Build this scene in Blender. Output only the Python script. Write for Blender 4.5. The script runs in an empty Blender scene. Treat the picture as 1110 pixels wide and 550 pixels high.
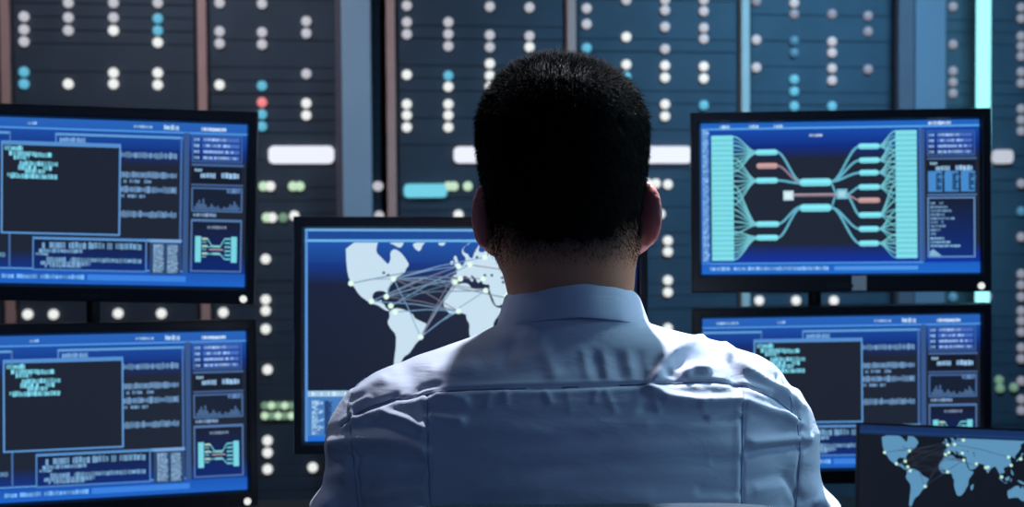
import bpy, bmesh, math, random
import numpy as np
from mathutils import Vector, Matrix, Euler
random.seed(7); np.random.seed(7)
C = bpy.context.scene.collection
SC = bpy.context.scene
PI = math.pi

# ------------------------------------------------------------------ camera
F = 1542.0; CH = 1.33; PITCH = math.radians(2.0); ROLL = math.radians(0.4)
MC = Matrix.Rotation(PI/2-PITCH, 3, 'X') @ Matrix.Rotation(-ROLL, 3, 'Z')
cam_d = bpy.data.cameras.new('camera'); cam = bpy.data.objects.new('camera', cam_d); C.objects.link(cam)
cam.matrix_world = Matrix.Translation((0, 0, CH)) @ MC.to_4x4()
cam_d.sensor_width = 36.0; cam_d.lens = F*36.0/1110.0
cam_d.clip_start = 0.05; cam_d.clip_end = 60
cam_d.dof.use_dof = True; cam_d.dof.focus_distance = 1.52
cam_d.dof.aperture_fstop = 50.0/7.5
SC.camera = cam
SC.view_settings.view_transform = 'Standard'; SC.view_settings.look = 'None'
SC.view_settings.exposure = 0.0; SC.view_settings.gamma = 1.0
try: SC.view_settings.use_curve_mapping = False
except Exception: pass

# ------------------------------------------------------------------ world, lamps and added fill lights
W = bpy.data.worlds.new('world'); SC.world = W; W.use_nodes = True
W.node_tree.nodes['Background'].inputs[0].default_value = (0.16, 0.30, 0.75, 1)
W.node_tree.nodes['Background'].inputs[1].default_value = 0.16

def area(name, loc, target, size, power, col, sizey=None, spread=None):
    d = bpy.data.lights.new(name, 'AREA'); d.energy = power; d.color = col
    d.shape = 'RECTANGLE'; d.size = size; d.size_y = sizey or size
    if spread: d.spread = math.radians(spread)
    o = bpy.data.objects.new(name, d); C.objects.link(o)
    o.location = loc
    o.rotation_euler = (Vector(target)-Vector(loc)).to_track_quat('-Z', 'Y').to_euler()
    return o
area('ceiling_key_lamp', (0.18, 2.25, 2.93), (0.31, 1.45, 1.15), 0.10, 8, (0.84, 0.88, 1.0), spread=42)
area('ceiling_side_lamp', (1.9, 2.1, 2.6), (0.25, 1.42, 1.15), 0.5, 7.5, (0.50, 0.82, 1.0), spread=90)
area('right_arm_fill', (2.6, 1.15, 1.9), (0.3, 1.45, 1.0), 0.5, 2.0, (0.34, 0.68, 1.0), spread=60)  # unseen light added to brighten the back of the right sleeve, no wall fixture
area('ceiling_left_lamp', (-1.6, 2.5, 2.7), (0.0, 1.45, 1.25), 0.4, 1.6, (0.75, 0.82, 1.0), spread=90)
area('rear_fill_light', (-0.5, -1.8, 2.6), (0.1, 1.5, 1.1), 2.0, 8.5, (0.36, 0.54, 1.0))  # soft blue fill added behind the camera, not a lamp of the room
area('rack_glow_fill', (1.45, 3.4, 2.95), (1.15, 4.6, 1.6), 0.8, 25, (0.17, 0.58, 1.0), spread=85)  # unseen light added for the blue glow on the right-hand racks
area('left_rack_light', (-1.0, 3.1, 2.9), (-0.6, 4.4, 1.4), 0.8, 9.5, (0.60, 0.76, 1.0), spread=110)  # unseen area light on the left racks and grey column

# ------------------------------------------------------------------ helpers
def ray(px, py):
    return MC @ Vector(((px-555)/F, -(py-275)/F, -1.0))
def pw(px, py, Y):
    d = ray(px, py); t = Y/d.y
    return Vector((0, 0, CH)) + d*t
def proj(P):
    """Nx3 array -> pixel x, pixel y"""
    M = np.array(MC); q = (P-np.array([0, 0, CH])) @ M
    return 555+F*q[:, 0]/-q[:, 2], 275-F*q[:, 1]/-q[:, 2]

def s2l(c):
    return tuple(((v/255.0)/12.92 if v/255.0 <= 0.04045 else ((v/255.0+0.055)/1.055)**2.4) for v in c)

def mat(name, rgb, rough=0.5, metal=0.0, noise=0.0, nscale=20, bump=0.0, bscale=60, spec=None, sub=0):
    m = bpy.data.materials.new(name); m.use_nodes = True
    nt = m.node_tree; b = nt.nodes['Principled BSDF']
    b.inputs['Base Color'].default_value = (*rgb, 1); b.inputs['Roughness'].default_value = rough
    b.inputs['Metallic'].default_value = metal
    if spec is not None: b.inputs['Specular IOR Level'].default_value = spec
    if sub: b.inputs['Subsurface Weight'].default_value = sub; b.inputs['Subsurface Radius'].default_value = (0.012, 0.004, 0.002)
    tc = nt.nodes.new('ShaderNodeTexCoord')
    if noise:
        n = nt.nodes.new('ShaderNodeTexNoise'); n.inputs['Scale'].default_value = nscale; n.inputs['Detail'].default_value = 4
        nt.links.new(tc.outputs['Object'], n.inputs['Vector'])
        mx = nt.nodes.new('ShaderNodeMix'); mx.data_type = 'RGBA'
        mx.inputs[6].default_value = (*[v*(1-noise) for v in rgb], 1); mx.inputs[7].default_value = (*[min(1, v*(1+noise)) for v in rgb], 1)
        nt.links.new(n.outputs['Fac'], mx.inputs[0]); nt.links.new(mx.outputs[2], b.inputs['Base Color'])
    if bump:
        n2 = nt.nodes.new('ShaderNodeTexNoise'); n2.inputs['Scale'].default_value = bscale; n2.inputs['Detail'].default_value = 5
        nt.links.new(tc.outputs['Object'], n2.inputs['Vector'])
        bp = nt.nodes.new('ShaderNodeBump'); bp.inputs['Strength'].default_value = bump; bp.inputs['Distance'].default_value = 0.01
        nt.links.new(n2.outputs['Fac'], bp.inputs['Height']); nt.links.new(bp.outputs['Normal'], b.inputs['Normal'])
    return m
def emat(name, rgb, strength=1.0, base=(0.1, 0.1, 0.1)):
    m = bpy.data.materials.new(name); m.use_nodes = True; b = m.node_tree.nodes['Principled BSDF']
    b.inputs['Base Color'].default_value = (*base, 1); b.inputs['Roughness'].default_value = 0.3
    b.inputs['Emission Color'].default_value = (*rgb, 1); b.inputs['Emission Strength'].default_value = strength
    return m
def screen_mat(name, strength=1.0):
    m = bpy.data.materials.new(name); m.use_nodes = True; nt = m.node_tree; b = nt.nodes['Principled BSDF']
    b.inputs['Base Color'].default_value = (0.004, 0.004, 0.005, 1); b.inputs['Roughness'].default_value = 0.35
    b.inputs['Specular IOR Level'].default_value = 0.2
    a = nt.nodes.new('ShaderNodeAttribute'); a.attribute_name = 'Col'
    nt.links.new(a.outputs['Color'], b.inputs['Emission Color']); b.inputs['Emission Strength'].default_value = strength
    return m

M = {}
M['black'] = mat('monitor_black_plastic', (0.006, 0.006, 0.008), 0.28, noise=0.2)
M['black_matte'] = mat('black_matte_plastic', (0.012, 0.013, 0.016), 0.6, noise=0.2, bump=0.05, bscale=300)
M['dark_metal'] = mat('dark_metal', (0.05, 0.055, 0.065), 0.4, 0.8, noise=0.2)
M['silver'] = mat('silver_plastic', (0.8, 0.85, 0.88), 0.5, 0.0, noise=0.05)
M['rack_panel'] = mat('rack_panel_black_paint', (0.055, 0.062, 0.078), 0.55, noise=0.3, nscale=9)
M['rack_case'] = mat('rack_case_black_paint', (0.02, 0.023, 0.03), 0.6, noise=0.2)
M['rack_trim'] = mat('rack_trim_copper_paint', (0.85, 0.42, 0.32), 0.5, noise=0.1)
M['rack_trim_pale'] = mat('rack_trim_pale_paint', (0.75, 0.56, 0.46), 0.5, noise=0.1)
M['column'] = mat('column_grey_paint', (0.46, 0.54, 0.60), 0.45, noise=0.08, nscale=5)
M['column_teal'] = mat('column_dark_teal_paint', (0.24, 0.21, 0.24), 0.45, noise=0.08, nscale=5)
M['column_edge'] = mat('column_edge_dark_grey', (0.16, 0.11, 0.12), 0.5, noise=0.1)
M['floor'] = mat('floor_grey_vinyl', (0.06, 0.07, 0.09), 0.35, noise=0.2, nscale=4)
M['wall'] = mat('wall_dark_paint', (0.04, 0.05, 0.07), 0.8, noise=0.1, bump=0.1)
M['desk'] = mat('desk_dark_laminate', (0.02, 0.022, 0.028), 0.45, noise=0.2, nscale=12)
M['chair_fabric'] = mat('chair_blue_black_fabric', (0.02, 0.045, 0.07), 0.85, noise=0.2, nscale=300, bump=0.3, bscale=700)
M['led_white'] = emat('light_white', s2l((238, 240, 236)), 1.0)
M['led_grey'] = emat('light_soft_white', s2l((188, 188, 196)), 1.0)
M['led_dim'] = emat('light_dim_white', s2l((140, 138, 150)), 0.9)
M['led_blue'] = emat('light_blue', s2l((92, 178, 208)), 1.0)
M['led_dimblue'] = emat('light_dim_blue', s2l((62, 110, 140)), 1.0)
M['led_red'] = emat('light_red', s2l((240, 130, 130)), 1.0)
M['led_green'] = emat('light_pale_green', s2l((195, 225, 190)), 1.0)
M['led_dimgreen'] = emat('light_dim_green', s2l((105, 140, 110)), 1.0)
M['bar_white'] = emat('bar_white', s2l((238, 240, 252)), 1.0)
M['bar_cyan'] = emat('bar_cyan', s2l((110, 205, 225)), 1.0)
M['tube'] = emat('tube_cyan', s2l((150, 242, 246)), 1.5)
M['screen'] = screen_mat('screen_picture')

def setp(o, label=None, cat=None, group=None, kind=None):
    if label: o['label'] = label
    if cat: o['category'] = cat
    if group: o['group'] = group
    if kind: o['kind'] = kind
    return o
def empty(name, loc=(0, 0, 0), rot=(0, 0, 0)):
    o = bpy.data.objects.new(name, None); C.objects.link(o); o.location = loc; o.rotation_euler = rot
    o.empty_display_size = 0.05
    return o
def link(name, me, parent=None, smooth=False):
    o = bpy.data.objects.new(name, me); C.objects.link(o)
    if parent: o.parent = parent
    if smooth: me.polygons.foreach_set('use_smooth', [True]*len(me.polygons))
    return o
def from_bm(name, bm, m, parent=None, smooth=False, bevel=0, seg=2):
    if bevel:
        bmesh.ops.remove_doubles(bm, verts=bm.verts, dist=1e-6)
        es = [e for e in bm.edges if len(e.link_faces) == 2 and e.calc_face_angle(0) > 0.6]
        bmesh.ops.bevel(bm, geom=es, offset=bevel, segments=seg, profile=0.6, affect='EDGES', clamp_overlap=True)
    me = bpy.data.meshes.new(name); bm.to_mesh(me); bm.free(); me.materials.append(m)
    return link(name, me, parent, smooth)
def bx(bm, x0, x1, y0, y1, z0, z1, mtx=None):
    vs = [bm.verts.new((x, y, z)) for x in (x0, x1) for y in (y0, y1) for z in (z0, z1)]
    if mtx is not None:
        for v in vs: v.co = mtx @ v.co
    for f in ((0, 1, 3, 2), (4, 6, 7, 5), (0, 4, 5, 1), (2, 3, 7, 6), (0, 2, 6, 4), (1, 5, 7, 3)):
        bm.faces.new([vs[i] for i in f])
def box(name, x0, x1, y0, y1, z0, z1, m, parent=None, bevel=0.0, seg=2):
    bm = bmesh.new(); bx(bm, x0, x1, y0, y1, z0, z1)
    return from_bm(name, bm, m, parent, bevel=bevel, seg=seg)
def tube_bm(bm, a, b, r0, r1=None, n=16, caps=True):
    a = Vector(a); b = Vector(b); r1 = r0 if r1 is None else r1
    q = (b-a).to_track_quat('Z', 'Y'); R0 = []; R1 = []
    for i in range(n):
        d = Vector((math.cos(2*PI*i/n), math.sin(2*PI*i/n), 0))
        R0.append(bm.verts.new(a+q@(d*r0))); R1.append(bm.verts.new(b+q@(d*r1)))
    for i in range(n):
        j = (i+1) % n; bm.faces.new((R0[i], R0[j], R1[j], R1[i]))
    if caps: bm.faces.new(R0[::-1]); bm.faces.new(R1)
def lathe_y(bm, prof, n=20, cx=0, cz=0):
    """profile of (radius, y); axis along Y, facing -Y, closed at both ends"""
    rings = []
    for r, y in prof:
        rings.append([bm.verts.new((cx+r*math.cos(2*PI*i/n), y, cz+r*math.sin(2*PI*i/n))) for i in range(n)])
    for a, b in zip(rings, rings[1:]):
        for i in range(n):
            j = (i+1) % n; bm.faces.new((a[i], a[j], b[j], b[i]))
    bm.faces.new(rings[0][::-1]); bm.faces.new(rings[-1])
def stadium_bm(bm, w, h, y0, y1, r, n=8):
    """rounded bar in the XZ plane with depth, centre at origin"""
    pts = []
    for cx, cz, a0 in ((w/2-r, h/2-r, 0), (-w/2+r, h/2-r, PI/2), (-w/2+r, -h/2+r, PI), (w/2-r, -h/2+r, 1.5*PI)):
        for k in range(n+1):
            a = a0+PI/2*k/n; pts.append((cx+r*math.cos(a), cz+r*math.sin(a)))
    A = [bm.verts.new((x, y0, z)) for x, z in pts]; B = [bm.verts.new((x, y1, z)) for x, z in pts]
    N = len(pts)
    for i in range(N):
        j = (i+1) % N; bm.faces.new((A[i], A[j], B[j], B[i]))
    bm.faces.new(A[::-1]); bm.faces.new(B)

# ------------------------------------------------------------------ setting
def struct(name, bm, m):
    o = from_bm(name, bm, m); o['kind'] = 'structure'; return o
bm = bmesh.new(); bx(bm, -4.2, 4.2, -2.6, 6.6, -0.1, 0); struct('floor', bm, M['floor'])
bm = bmesh.new(); bx(bm, -4.2, 4.2, 6.5, 6.6, 0, 3.1); struct('wall_back', bm, M['wall'])
bm = bmesh.new(); bx(bm, -4.3, -4.2, -2.6, 6.6, 0, 3.1); struct('wall_left', bm, M['wall'])
bm = bmesh.new(); bx(bm, 4.2, 4.3, -2.6, 6.6, 0, 3.1); struct('wall_right', bm, M['wall'])
bm = bmesh.new(); bx(bm, -4.3, 4.3, -2.6, 6.6, 3.1, 3.2); struct('ceiling', bm, M['wall'])

# ------------------------------------------------------------------ server racks
RO = Vector((-1.576, 4.46, 0)); RD = Vector((0.592, 0.0972, 0)).normalized(); RA = math.atan2(RD.y, RD.x)
RN = Vector((RD.y, -RD.x, 0))          # toward the camera
def rack_uz(px, py, off=0.0):
    d = ray(px, py); O = Vector((0, 0, CH)); P0 = RO+RN*off
    t = (P0-O).dot(RN)/d.dot(RN); P = O+d*t
    return (P-RO).dot(RD), P.z

# (t0, t1) in rack widths of 0.6 m, trim colour, description
racks = [(-1.0, 0.0, 'rack_trim', 'tall black server cabinet at the far left edge behind the left monitors'),
         (0.0, 1.0, 'rack_trim', 'black server cabinet with four columns of round lights above the left monitors'),
         (1.0, 1.98, 'rack_trim', 'black server cabinet with one red light, behind the left grey column'),
         (2.0, 3.0, 'rack_trim', 'black server cabinet with cyan light bar, just left of the man\'s head'),
         (3.0, 4.0, 'rack_trim', 'bluish server cabinet whose lights show just right of the man\'s head'),
         (4.0, 5.0, 'rack_trim_pale', 'blue lit server cabinet with pale trim above the network diagram monitor'),
         (5.08, 6.1, 'rack_trim_pale', 'dark server cabinet with cyan light tube before it at the right edge')]
rack_objs = []
RH = 2.25
for t0, t1, tm, lab in racks:
    u0, u1 = t0*0.6-0.0145, t1*0.6-0.0145; w = u1-u0
    base = RO+RD*u0
    r = empty('server_rack', (base.x, base.y, 0), (0, 0, RA))
    setp(r, lab, 'server rack', 'row of server racks behind the desk')
    bm = bmesh.new(); bx(bm, 0.004, w-0.004, 0.006, 0.9, 0.0, RH); from_bm('casing', bm, M['rack_case'], r, bevel=0.004)
    bm = bmesh.new(); z = 0.10; k = 0
    rr = random.Random(int(t0*10)+50)
    while z < RH-0.06:
        hgt = rr.choice((0.042, 0.042, 0.088, 0.132))
        if z+hgt > RH-0.03: break
        d = rr.choice((0.0, 0.0015, 0.003))
        bx(bm, 0.04, w-0.012, 0.0+d, 0.0065, z, z+hgt-0.002)
        z += hgt
    from_bm('front_panel', bm, M['rack_panel'], r, bevel=0.0012, seg=1)
    bm = bmesh.new(); bx(bm, 0.0005, 0.0295, -0.018, 0.02, 0.03, RH); from_bm('side_trim', bm, M[tm], r, bevel=0.004)
    bm = bmesh.new(); bx(bm, 0.02, w-0.02, 0.03, 0.88, RH, RH+0.04); from_bm('top_cap', bm, M['rack_case'], r, bevel=0.006)
    rack_objs.append((u0, u1, r))

def led_mesh(name, rad, m):
    bm = bmesh.new()
    lathe_y(bm, [(rad*0.25, -0.0125), (rad*0.62, -0.0115), (rad*0.9, -0.008), (rad, -0.004), (rad, 0.002)], 20)
    bmesh.ops.reverse_faces(bm, faces=bm.faces)
    bmesh.ops.recalc_face_normals(bm, faces=bm.faces)
    me = bpy.data.meshes.new(name); bm.to_mesh(me); bm.free(); me.materials.append(m)
    me.polygons.foreach_set('use_smooth', [True]*len(me.polygons)); return me
LED = {}
def led(px, py, kind='w', rad=0.0156):
    key = (kind, rad)
    if key not in LED:
        LED[key] = led_mesh('status_light', rad, M[{'w': 'led_white', 'g': 'led_grey', 'd': 'led_dim', 'b': 'led_blue', 'B': 'led_dimblue', 'r': 'led_red', 'n': 'led_green', 'N': 'led_dimgreen'}[kind]])
    u, z = rack_uz(px, py, 0.004)
    for u0, u1, r in rack_objs:
        if u0 <= u <= u1:
            o = bpy.data.objects.new('status_light', LED[key]); C.objects.link(o); o.parent = r; o.location = (u-u0, -0.003, z)
            return
    # mounted over a column line: give it to the nearest cabinet
    u0, u1, r = min(rack_objs, key=lambda q: min(abs(q[0]-u), abs(q[1]-u)))
    o = bpy.data.objects.new('status_light', LED[key]); C.objects.link(o); o.parent = r
    o.location = (min(max(u-u0, 0.03), u1-u0-0.02), -0.003, z)
cols = {
 26: '18g 32g 45g 78b 91b', 74: '3g 19g 33g 91w', 123: '3g 19g 33w 79w 91w', 171: '3g 20b 33b 46w 79w 92w',
 238: '3g 34g 47g 92w', 284: '4g 35g 48g 93b 111r 124b 137b', 332: '23g 36g 80g 112w 125w',
 441: '6g 24g 37g 81w 113w 125w 138w', 486: '24g 37g 50g 82b 94w 113w 125w 138w',
 531: '7g 38g 51g 69w 82w 94w', 574: '8g 39g 51w', 636: '9g 26g 52b 68b', 679: '0g 40w 70w 83b 94w',
 721: '0g 11g 29g 53g 71w 84w 113w 126w', 763: '0g 12g 30g 42g 72w 85w 114b', 820: '1d 43g 73g',
 861: '3g 15d 44B 57B 86b 99b 115b', 902: '15d 45g 57g 74g 87g 115b', 941: '17d 34d 75d',
 1033: '7d 48d 77d 89d 101d', 1107: '8d 20d 39d 50d 61d 78d 90d 118d 130d 142d 199d 229B 257d 297d 309d 322d 337d 348d 360d 377d 389d 433d 445d 413d',
 724: '261w 273w 304w 317w 356w', 288: '281w 325w 337w 357w', 290: '401w 478w 491w 509w',
}
for x, s in cols.items():
    for it in s.split(): led(x, float(it[:-1]), it[-1])
for x, y, k in ((339, 507, 'w'), (711, 199, 'w'), (702, 199, 'w'), (716, 232, 'w'), (30, 341, 'w'), (58, 341, 'w'), (128, 340, 'w'), (175, 340, 'w'), (242, 339, 'w'),
                (823, 326, 'w'), (863, 326, 'w'), (904, 326, 'w'), (1033, 322, 'B'), (1070, 322, 'd'),
                (1083, 412, 'N'), (1084, 421, 'N'), (1099, 420, 'N'), (285.5, 202, 'n'), (293, 202, 'w'), (317.5, 202, 'n'), (325, 202, 'n'),
                (289, 236, 'n'), (295, 236, 'w'), (307, 236, 'N'), (319, 234, 'w'), (410, 202, 'g'), (416, 202, 'g'),
                (486, 202, 'n'), (492, 202, 'n'), (507, 202, 'n'), (497, 233, 'w'), (411, 234, 'g'), (724, 200, 'w')):
    led(x, y, k, 0.0150 if k in 'nN' else 0.0156)
for j, y in enumerate((440, 451)):
    for i in range(5): led(287+7.2*i, y, 'n' if (i+j) % 2 else 'N', 0.0118)
# the same light pattern goes on behind the monitors
lr_ = random.Random(21)
for xs_, spans in (((74, 123, 171, 238), ((140, 305), (370, 515))), ((441, 486, 531, 574, 636, 679), ((262, 470),)), ((820, 861, 902, 941, 1020), ((150, 300), (365, 480)))):
    for x in xs_:
        for a, b in spans:
            y = a+lr_.uniform(0, 20)
            while y < b:
                for k in range(lr_.choice((1, 2, 2, 3))):
                    if y < b: led(x, y, lr_.choice('wwwwb' if x < 800 else 'gddB'))
                    y += 12.5
                y += lr_.uniform(10, 45)
def bar(x0, x1, y, hpx, m, name='light_bar'):
    ua, z = rack_uz(x0, y, 0.004); ub, _ = rack_uz(x1, y, 0.004)
    mid = (ua+ub)/2
    u0, u1, r = min(rack_objs, key=lambda q: abs((q[0]+q[1])/2-mid))
    hh = hpx*4.6/F
    bm = bmesh.new(); stadium_bm(bm, ub-ua, hh, -0.014, 0.004, hh*0.32)
    bmesh.ops.recalc_face_normals(bm, faces=bm.faces)
    o = from_bm(name, bm, m, r); o.location = (mid-u0, 0, z)
bar(291, 362, 168, 19, M['bar_white']); bar(492, 562, 168, 18, M['bar_white']); bar(683, 749, 168, 19, M['bar_white'])
bar(1076, 1097, 170, 16, M['led_grey']); bar(438, 484, 207, 15, M['bar_cyan'])

# grey steel columns standing before the cabinets
def column(px0, px1, off, label, edge_w, paint):
    u0, _ = rack_uz(px0, 150, off); u1, _ = rack_uz(px1, 150, off)
    w = u1-u0; base = RO+RD*u0+RN*off
    r = empty('steel_column', (base.x, base.y, 0), (0, 0, RA)); setp(r, label, 'column', 'grey columns before the server racks')
    e0, e1 = (0, edge_w)
    bm = bmesh.new(); bx(bm, e1, w, 0, 0.05, 0.012, 3.1); from_bm('face_plate', bm, paint, r, bevel=0.004)
    bm = bmesh.new(); bx(bm, e0, e1, 0.012, 0.05, 0.012, 3.1); from_bm('edge_strip', bm, M['column_edge'], r, bevel=0.003)
    bm = bmesh.new(); bx(bm, -0.01, w+0.01, -0.012, 0.055, 0, 0.012)
    from_bm('base_plate', bm, M['dark_metal'], r, bevel=0.002)
column(365, 403, 0.09, 'grey steel column left of the man, third of the way across', 0.018, M['column'])
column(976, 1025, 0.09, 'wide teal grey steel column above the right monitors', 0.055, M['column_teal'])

# cyan light tube
def light_tube():
    u, _ = rack_uz(1066, 60, 0.12); _, zb = rack_uz(1066, 329, 0.12)
    base = RO+RD*u+RN*0.12
    r = empty('tube_lamp', (base.x, base.y, 0), (0, 0, RA)); setp(r, 'glowing cyan vertical light tube right of the wide column', 'lamp')
    bm = bmesh.new(); tube_bm(bm, (0, 0, zb), (0, 0, 2.3), 0.0235, n=24)
    from_bm('glowing_tube', bm, M['tube'], r, smooth=False)
    bm = bmesh.new(); tube_bm(bm, (0, 0, 2.3), (0, 0, 2.36), 0.028, n=24); tube_bm(bm, (0, 0, 2.36), (0, 0, 3.1), 0.008, n=12)
    from_bm('top_cap', bm, M['dark_metal'], r)
    bm = bmesh.new(); tube_bm(bm, (0, 0, zb-0.05), (0, 0, zb), 0.026, n=24); tube_bm(bm, (0, 0, 0.02), (0, 0, zb-0.05), 0.011, n=12); tube_bm(bm, (0, 0, 0), (0, 0, 0.02), 0.05, n=24)
    from_bm('lower_pole', bm, M['dark_metal'], r)
light_tube()

# ------------------------------------------------------------------ screen pictures
class Pic:
    def __init__(s, w, h): s.w, s.h = w, h; s.v = []; s.f = []; s.c = []
    def P(s, u, v, L): return ((u-0.5)*s.w, -0.0006-0.00008*L, (0.5-v)*s.h)
    def poly(s, pts, col, L=1):
        n = len(s.v); s.v += [s.P(u, v, L) for u, v in pts]; s.f.append(list(range(n, n+len(pts))))
        if isinstance(col[0], (tuple, list)): s.c += [s2l(c) for c in col]
        else: s.c += [s2l(col)]*len(pts)
    def rect(s, u0, v0, u1, v1, c0, L=1, c1=None):
        c1 = c1 or c0; s.poly([(u0, v0), (u0, v1), (u1, v1), (u1, v0)], [c0, c1, c1, c0], L)
    def frame(s, u0, v0, u1, v1, col, L=2, t=0.006):
        a = s.w/s.h
        s.rect(u0, v0, u1, v0+t*a, col, L); s.rect(u0, v1-t*a, u1, v1, col, L); s.rect(u0, v0, u0+t, v1, col, L); s.rect(u1-t, v0, u1, v1, col, L)
    def line(s, pts, th, col, L=2):
        """thick line through uv points, th in units of u"""
        a = s.w/s.h; P = [Vector((p[0], p[1]/a)) for p in pts]; n = len(P); Lf = []; Rt = []
        for i in range(n):
            d = (P[min(i+1, n-1)]-P[max(i-1, 0)]); d = d.normalized() if d.length else Vector((1, 0))
            q = Vector((-d.y, d.x))*th/2; Lf.append(P[i]+q); Rt.append(P[i]-q)
        for i in range(n-1):
            s.poly([(Lf[i].x, Lf[i].y*a), (Rt[i].x, Rt[i].y*a), (Rt[i+1].x, Rt[i+1].y*a), (Lf[i+1].x, Lf[i+1].y*a)], col, L)
    def disc(s, u, v, r, col, L=3, n=10):
        a = s.w/s.h; s.poly([(u+r*math.cos(2*PI*i/n), v-a*r*math.sin(2*PI*i/n)) for i in range(n)], col, L)
    def text(s, u0, v, u1, hgt, col, L=3, seed=0, dens=0.85):
        """a row of tiny unreadable strokes"""
        rr = random.Random(seed*7919+int(v*10000)+int(u0*777)); u = u0
        while u < u1:
            wd = rr.uniform(0.004, 0.012); e = min(u+wd, u1)
            if rr.random() < dens:
                s.rect(u, v-hgt*rr.uniform(0.35, 0.55), e, v+hgt*rr.uniform(0.35, 0.5), (lambda g: tuple(min(255, c*g) for c in col))(rr.uniform(0.8, 1.1)), L)
            u = e+rr.uniform(0.0, 0.003)
    def build(s, parent, loc=(0, 0, 0)):
        me = bpy.data.meshes.new('screen'); me.from_pydata(s.v, [], s.f)
        at = me.color_attributes.new('Col', 'FLOAT_COLOR', 'CORNER')
        vi = np.zeros(len(me.loops), dtype=np.int32); me.loops.foreach_get('vertex_index', vi)
        cc = np.ones((len(s.c), 4)); cc[:, :3] = np.array(s.c); at.data.foreach_set('color', cc[vi].ravel())
        me.materials.append(M['screen'])
        o = link('screen', me, parent); o.location = loc; return o

CY = (120, 212, 226); LB = (96, 158, 214); MB_ = (52, 104, 190); DKS = (31, 38, 53); PALE = (118, 150, 190)
def backdrop(p):
    p.rect(0, 0, 1, 1, DKS, 0)
    p.rect(0, 0.0, 1, 0.055, (40, 100, 186), 1, (38, 94, 182))
    p.rect(0, 0.055, 1, 0.17, (30, 80, 168), 1, (20, 54, 132)); p.rect(0, 0.17, 1, 0.27, (18, 48, 122), 1, DKS)
    p.rect(0, 0.80, 1, 0.92, DKS, 1, (18, 54, 138)); p.rect(0, 0.92, 1, 1.0, (28, 86, 180), 1, (32, 100, 200))
    p.rect(0, 0.055, 1, 0.066, (80, 150, 225), 2)
    p.rect(0.0, 0.905, 0.80, 0.915, (90, 150, 220), 2)
    p.text(0.01, 0.958, 0.46, 0.028, (110, 170, 235), 3, 5); p.rect(0.47, 0.94, 0.80, 0.975, (60, 130, 225), 2)
    p.text(0.05, 0.032, 0.13, 0.02, (150, 190, 235), 3, 1); p.text(0.27, 0.032, 0.30, 0.02, (140, 180, 235), 3, 2)
    p.text(0.62, 0.032, 0.69, 0.018, (150, 190, 235), 3, 3); p.text(0.72, 0.032, 0.77, 0.03, (170, 205, 240), 3, 4, 1.0)
    p.text(0.845, 0.036, 0.93, 0.022, (190, 215, 245), 3, 6, 1.0)
def side_block(p):
    p.rect(0.788, 0.06, 0.806, 0.92, (58, 88, 138), 3)
    # header list
    p.frame(0.815, 0.07, 0.985, 0.235, (64, 104, 170), 3, 0.004)
    for i in range(4):
        v = 0.098+0.037*i
        p.text(0.822, v, 0.84, 0.022, (140, 180, 225), 4, 10+i, 1); p.rect(0.85, v-0.012, 0.975, v+0.012, (74, 110, 190), 3)
        p.text(0.855, v, 0.93+0.012*i, 0.018, (150, 185, 230), 5, 14+i, 0.9)
    p.rect(0.815, 0.245, 0.99, 0.26, (70, 100, 150), 3)
    p.rect(0.815, 0.262, 0.985, 0.365, (20, 27, 42), 3)
    p.text(0.825, 0.285, 0.85, 0.02, (150, 190, 220), 5, 30); p.text(0.845, 0.318, 0.895, 0.035, (140, 180, 215), 5, 31, 1); p.text(0.915, 0.316, 0.975, 0.035, (140, 180, 215), 5, 32, 1)
    p.rect(0.815, 0.37, 0.99, 0.38, (70, 100, 150), 4)
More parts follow.
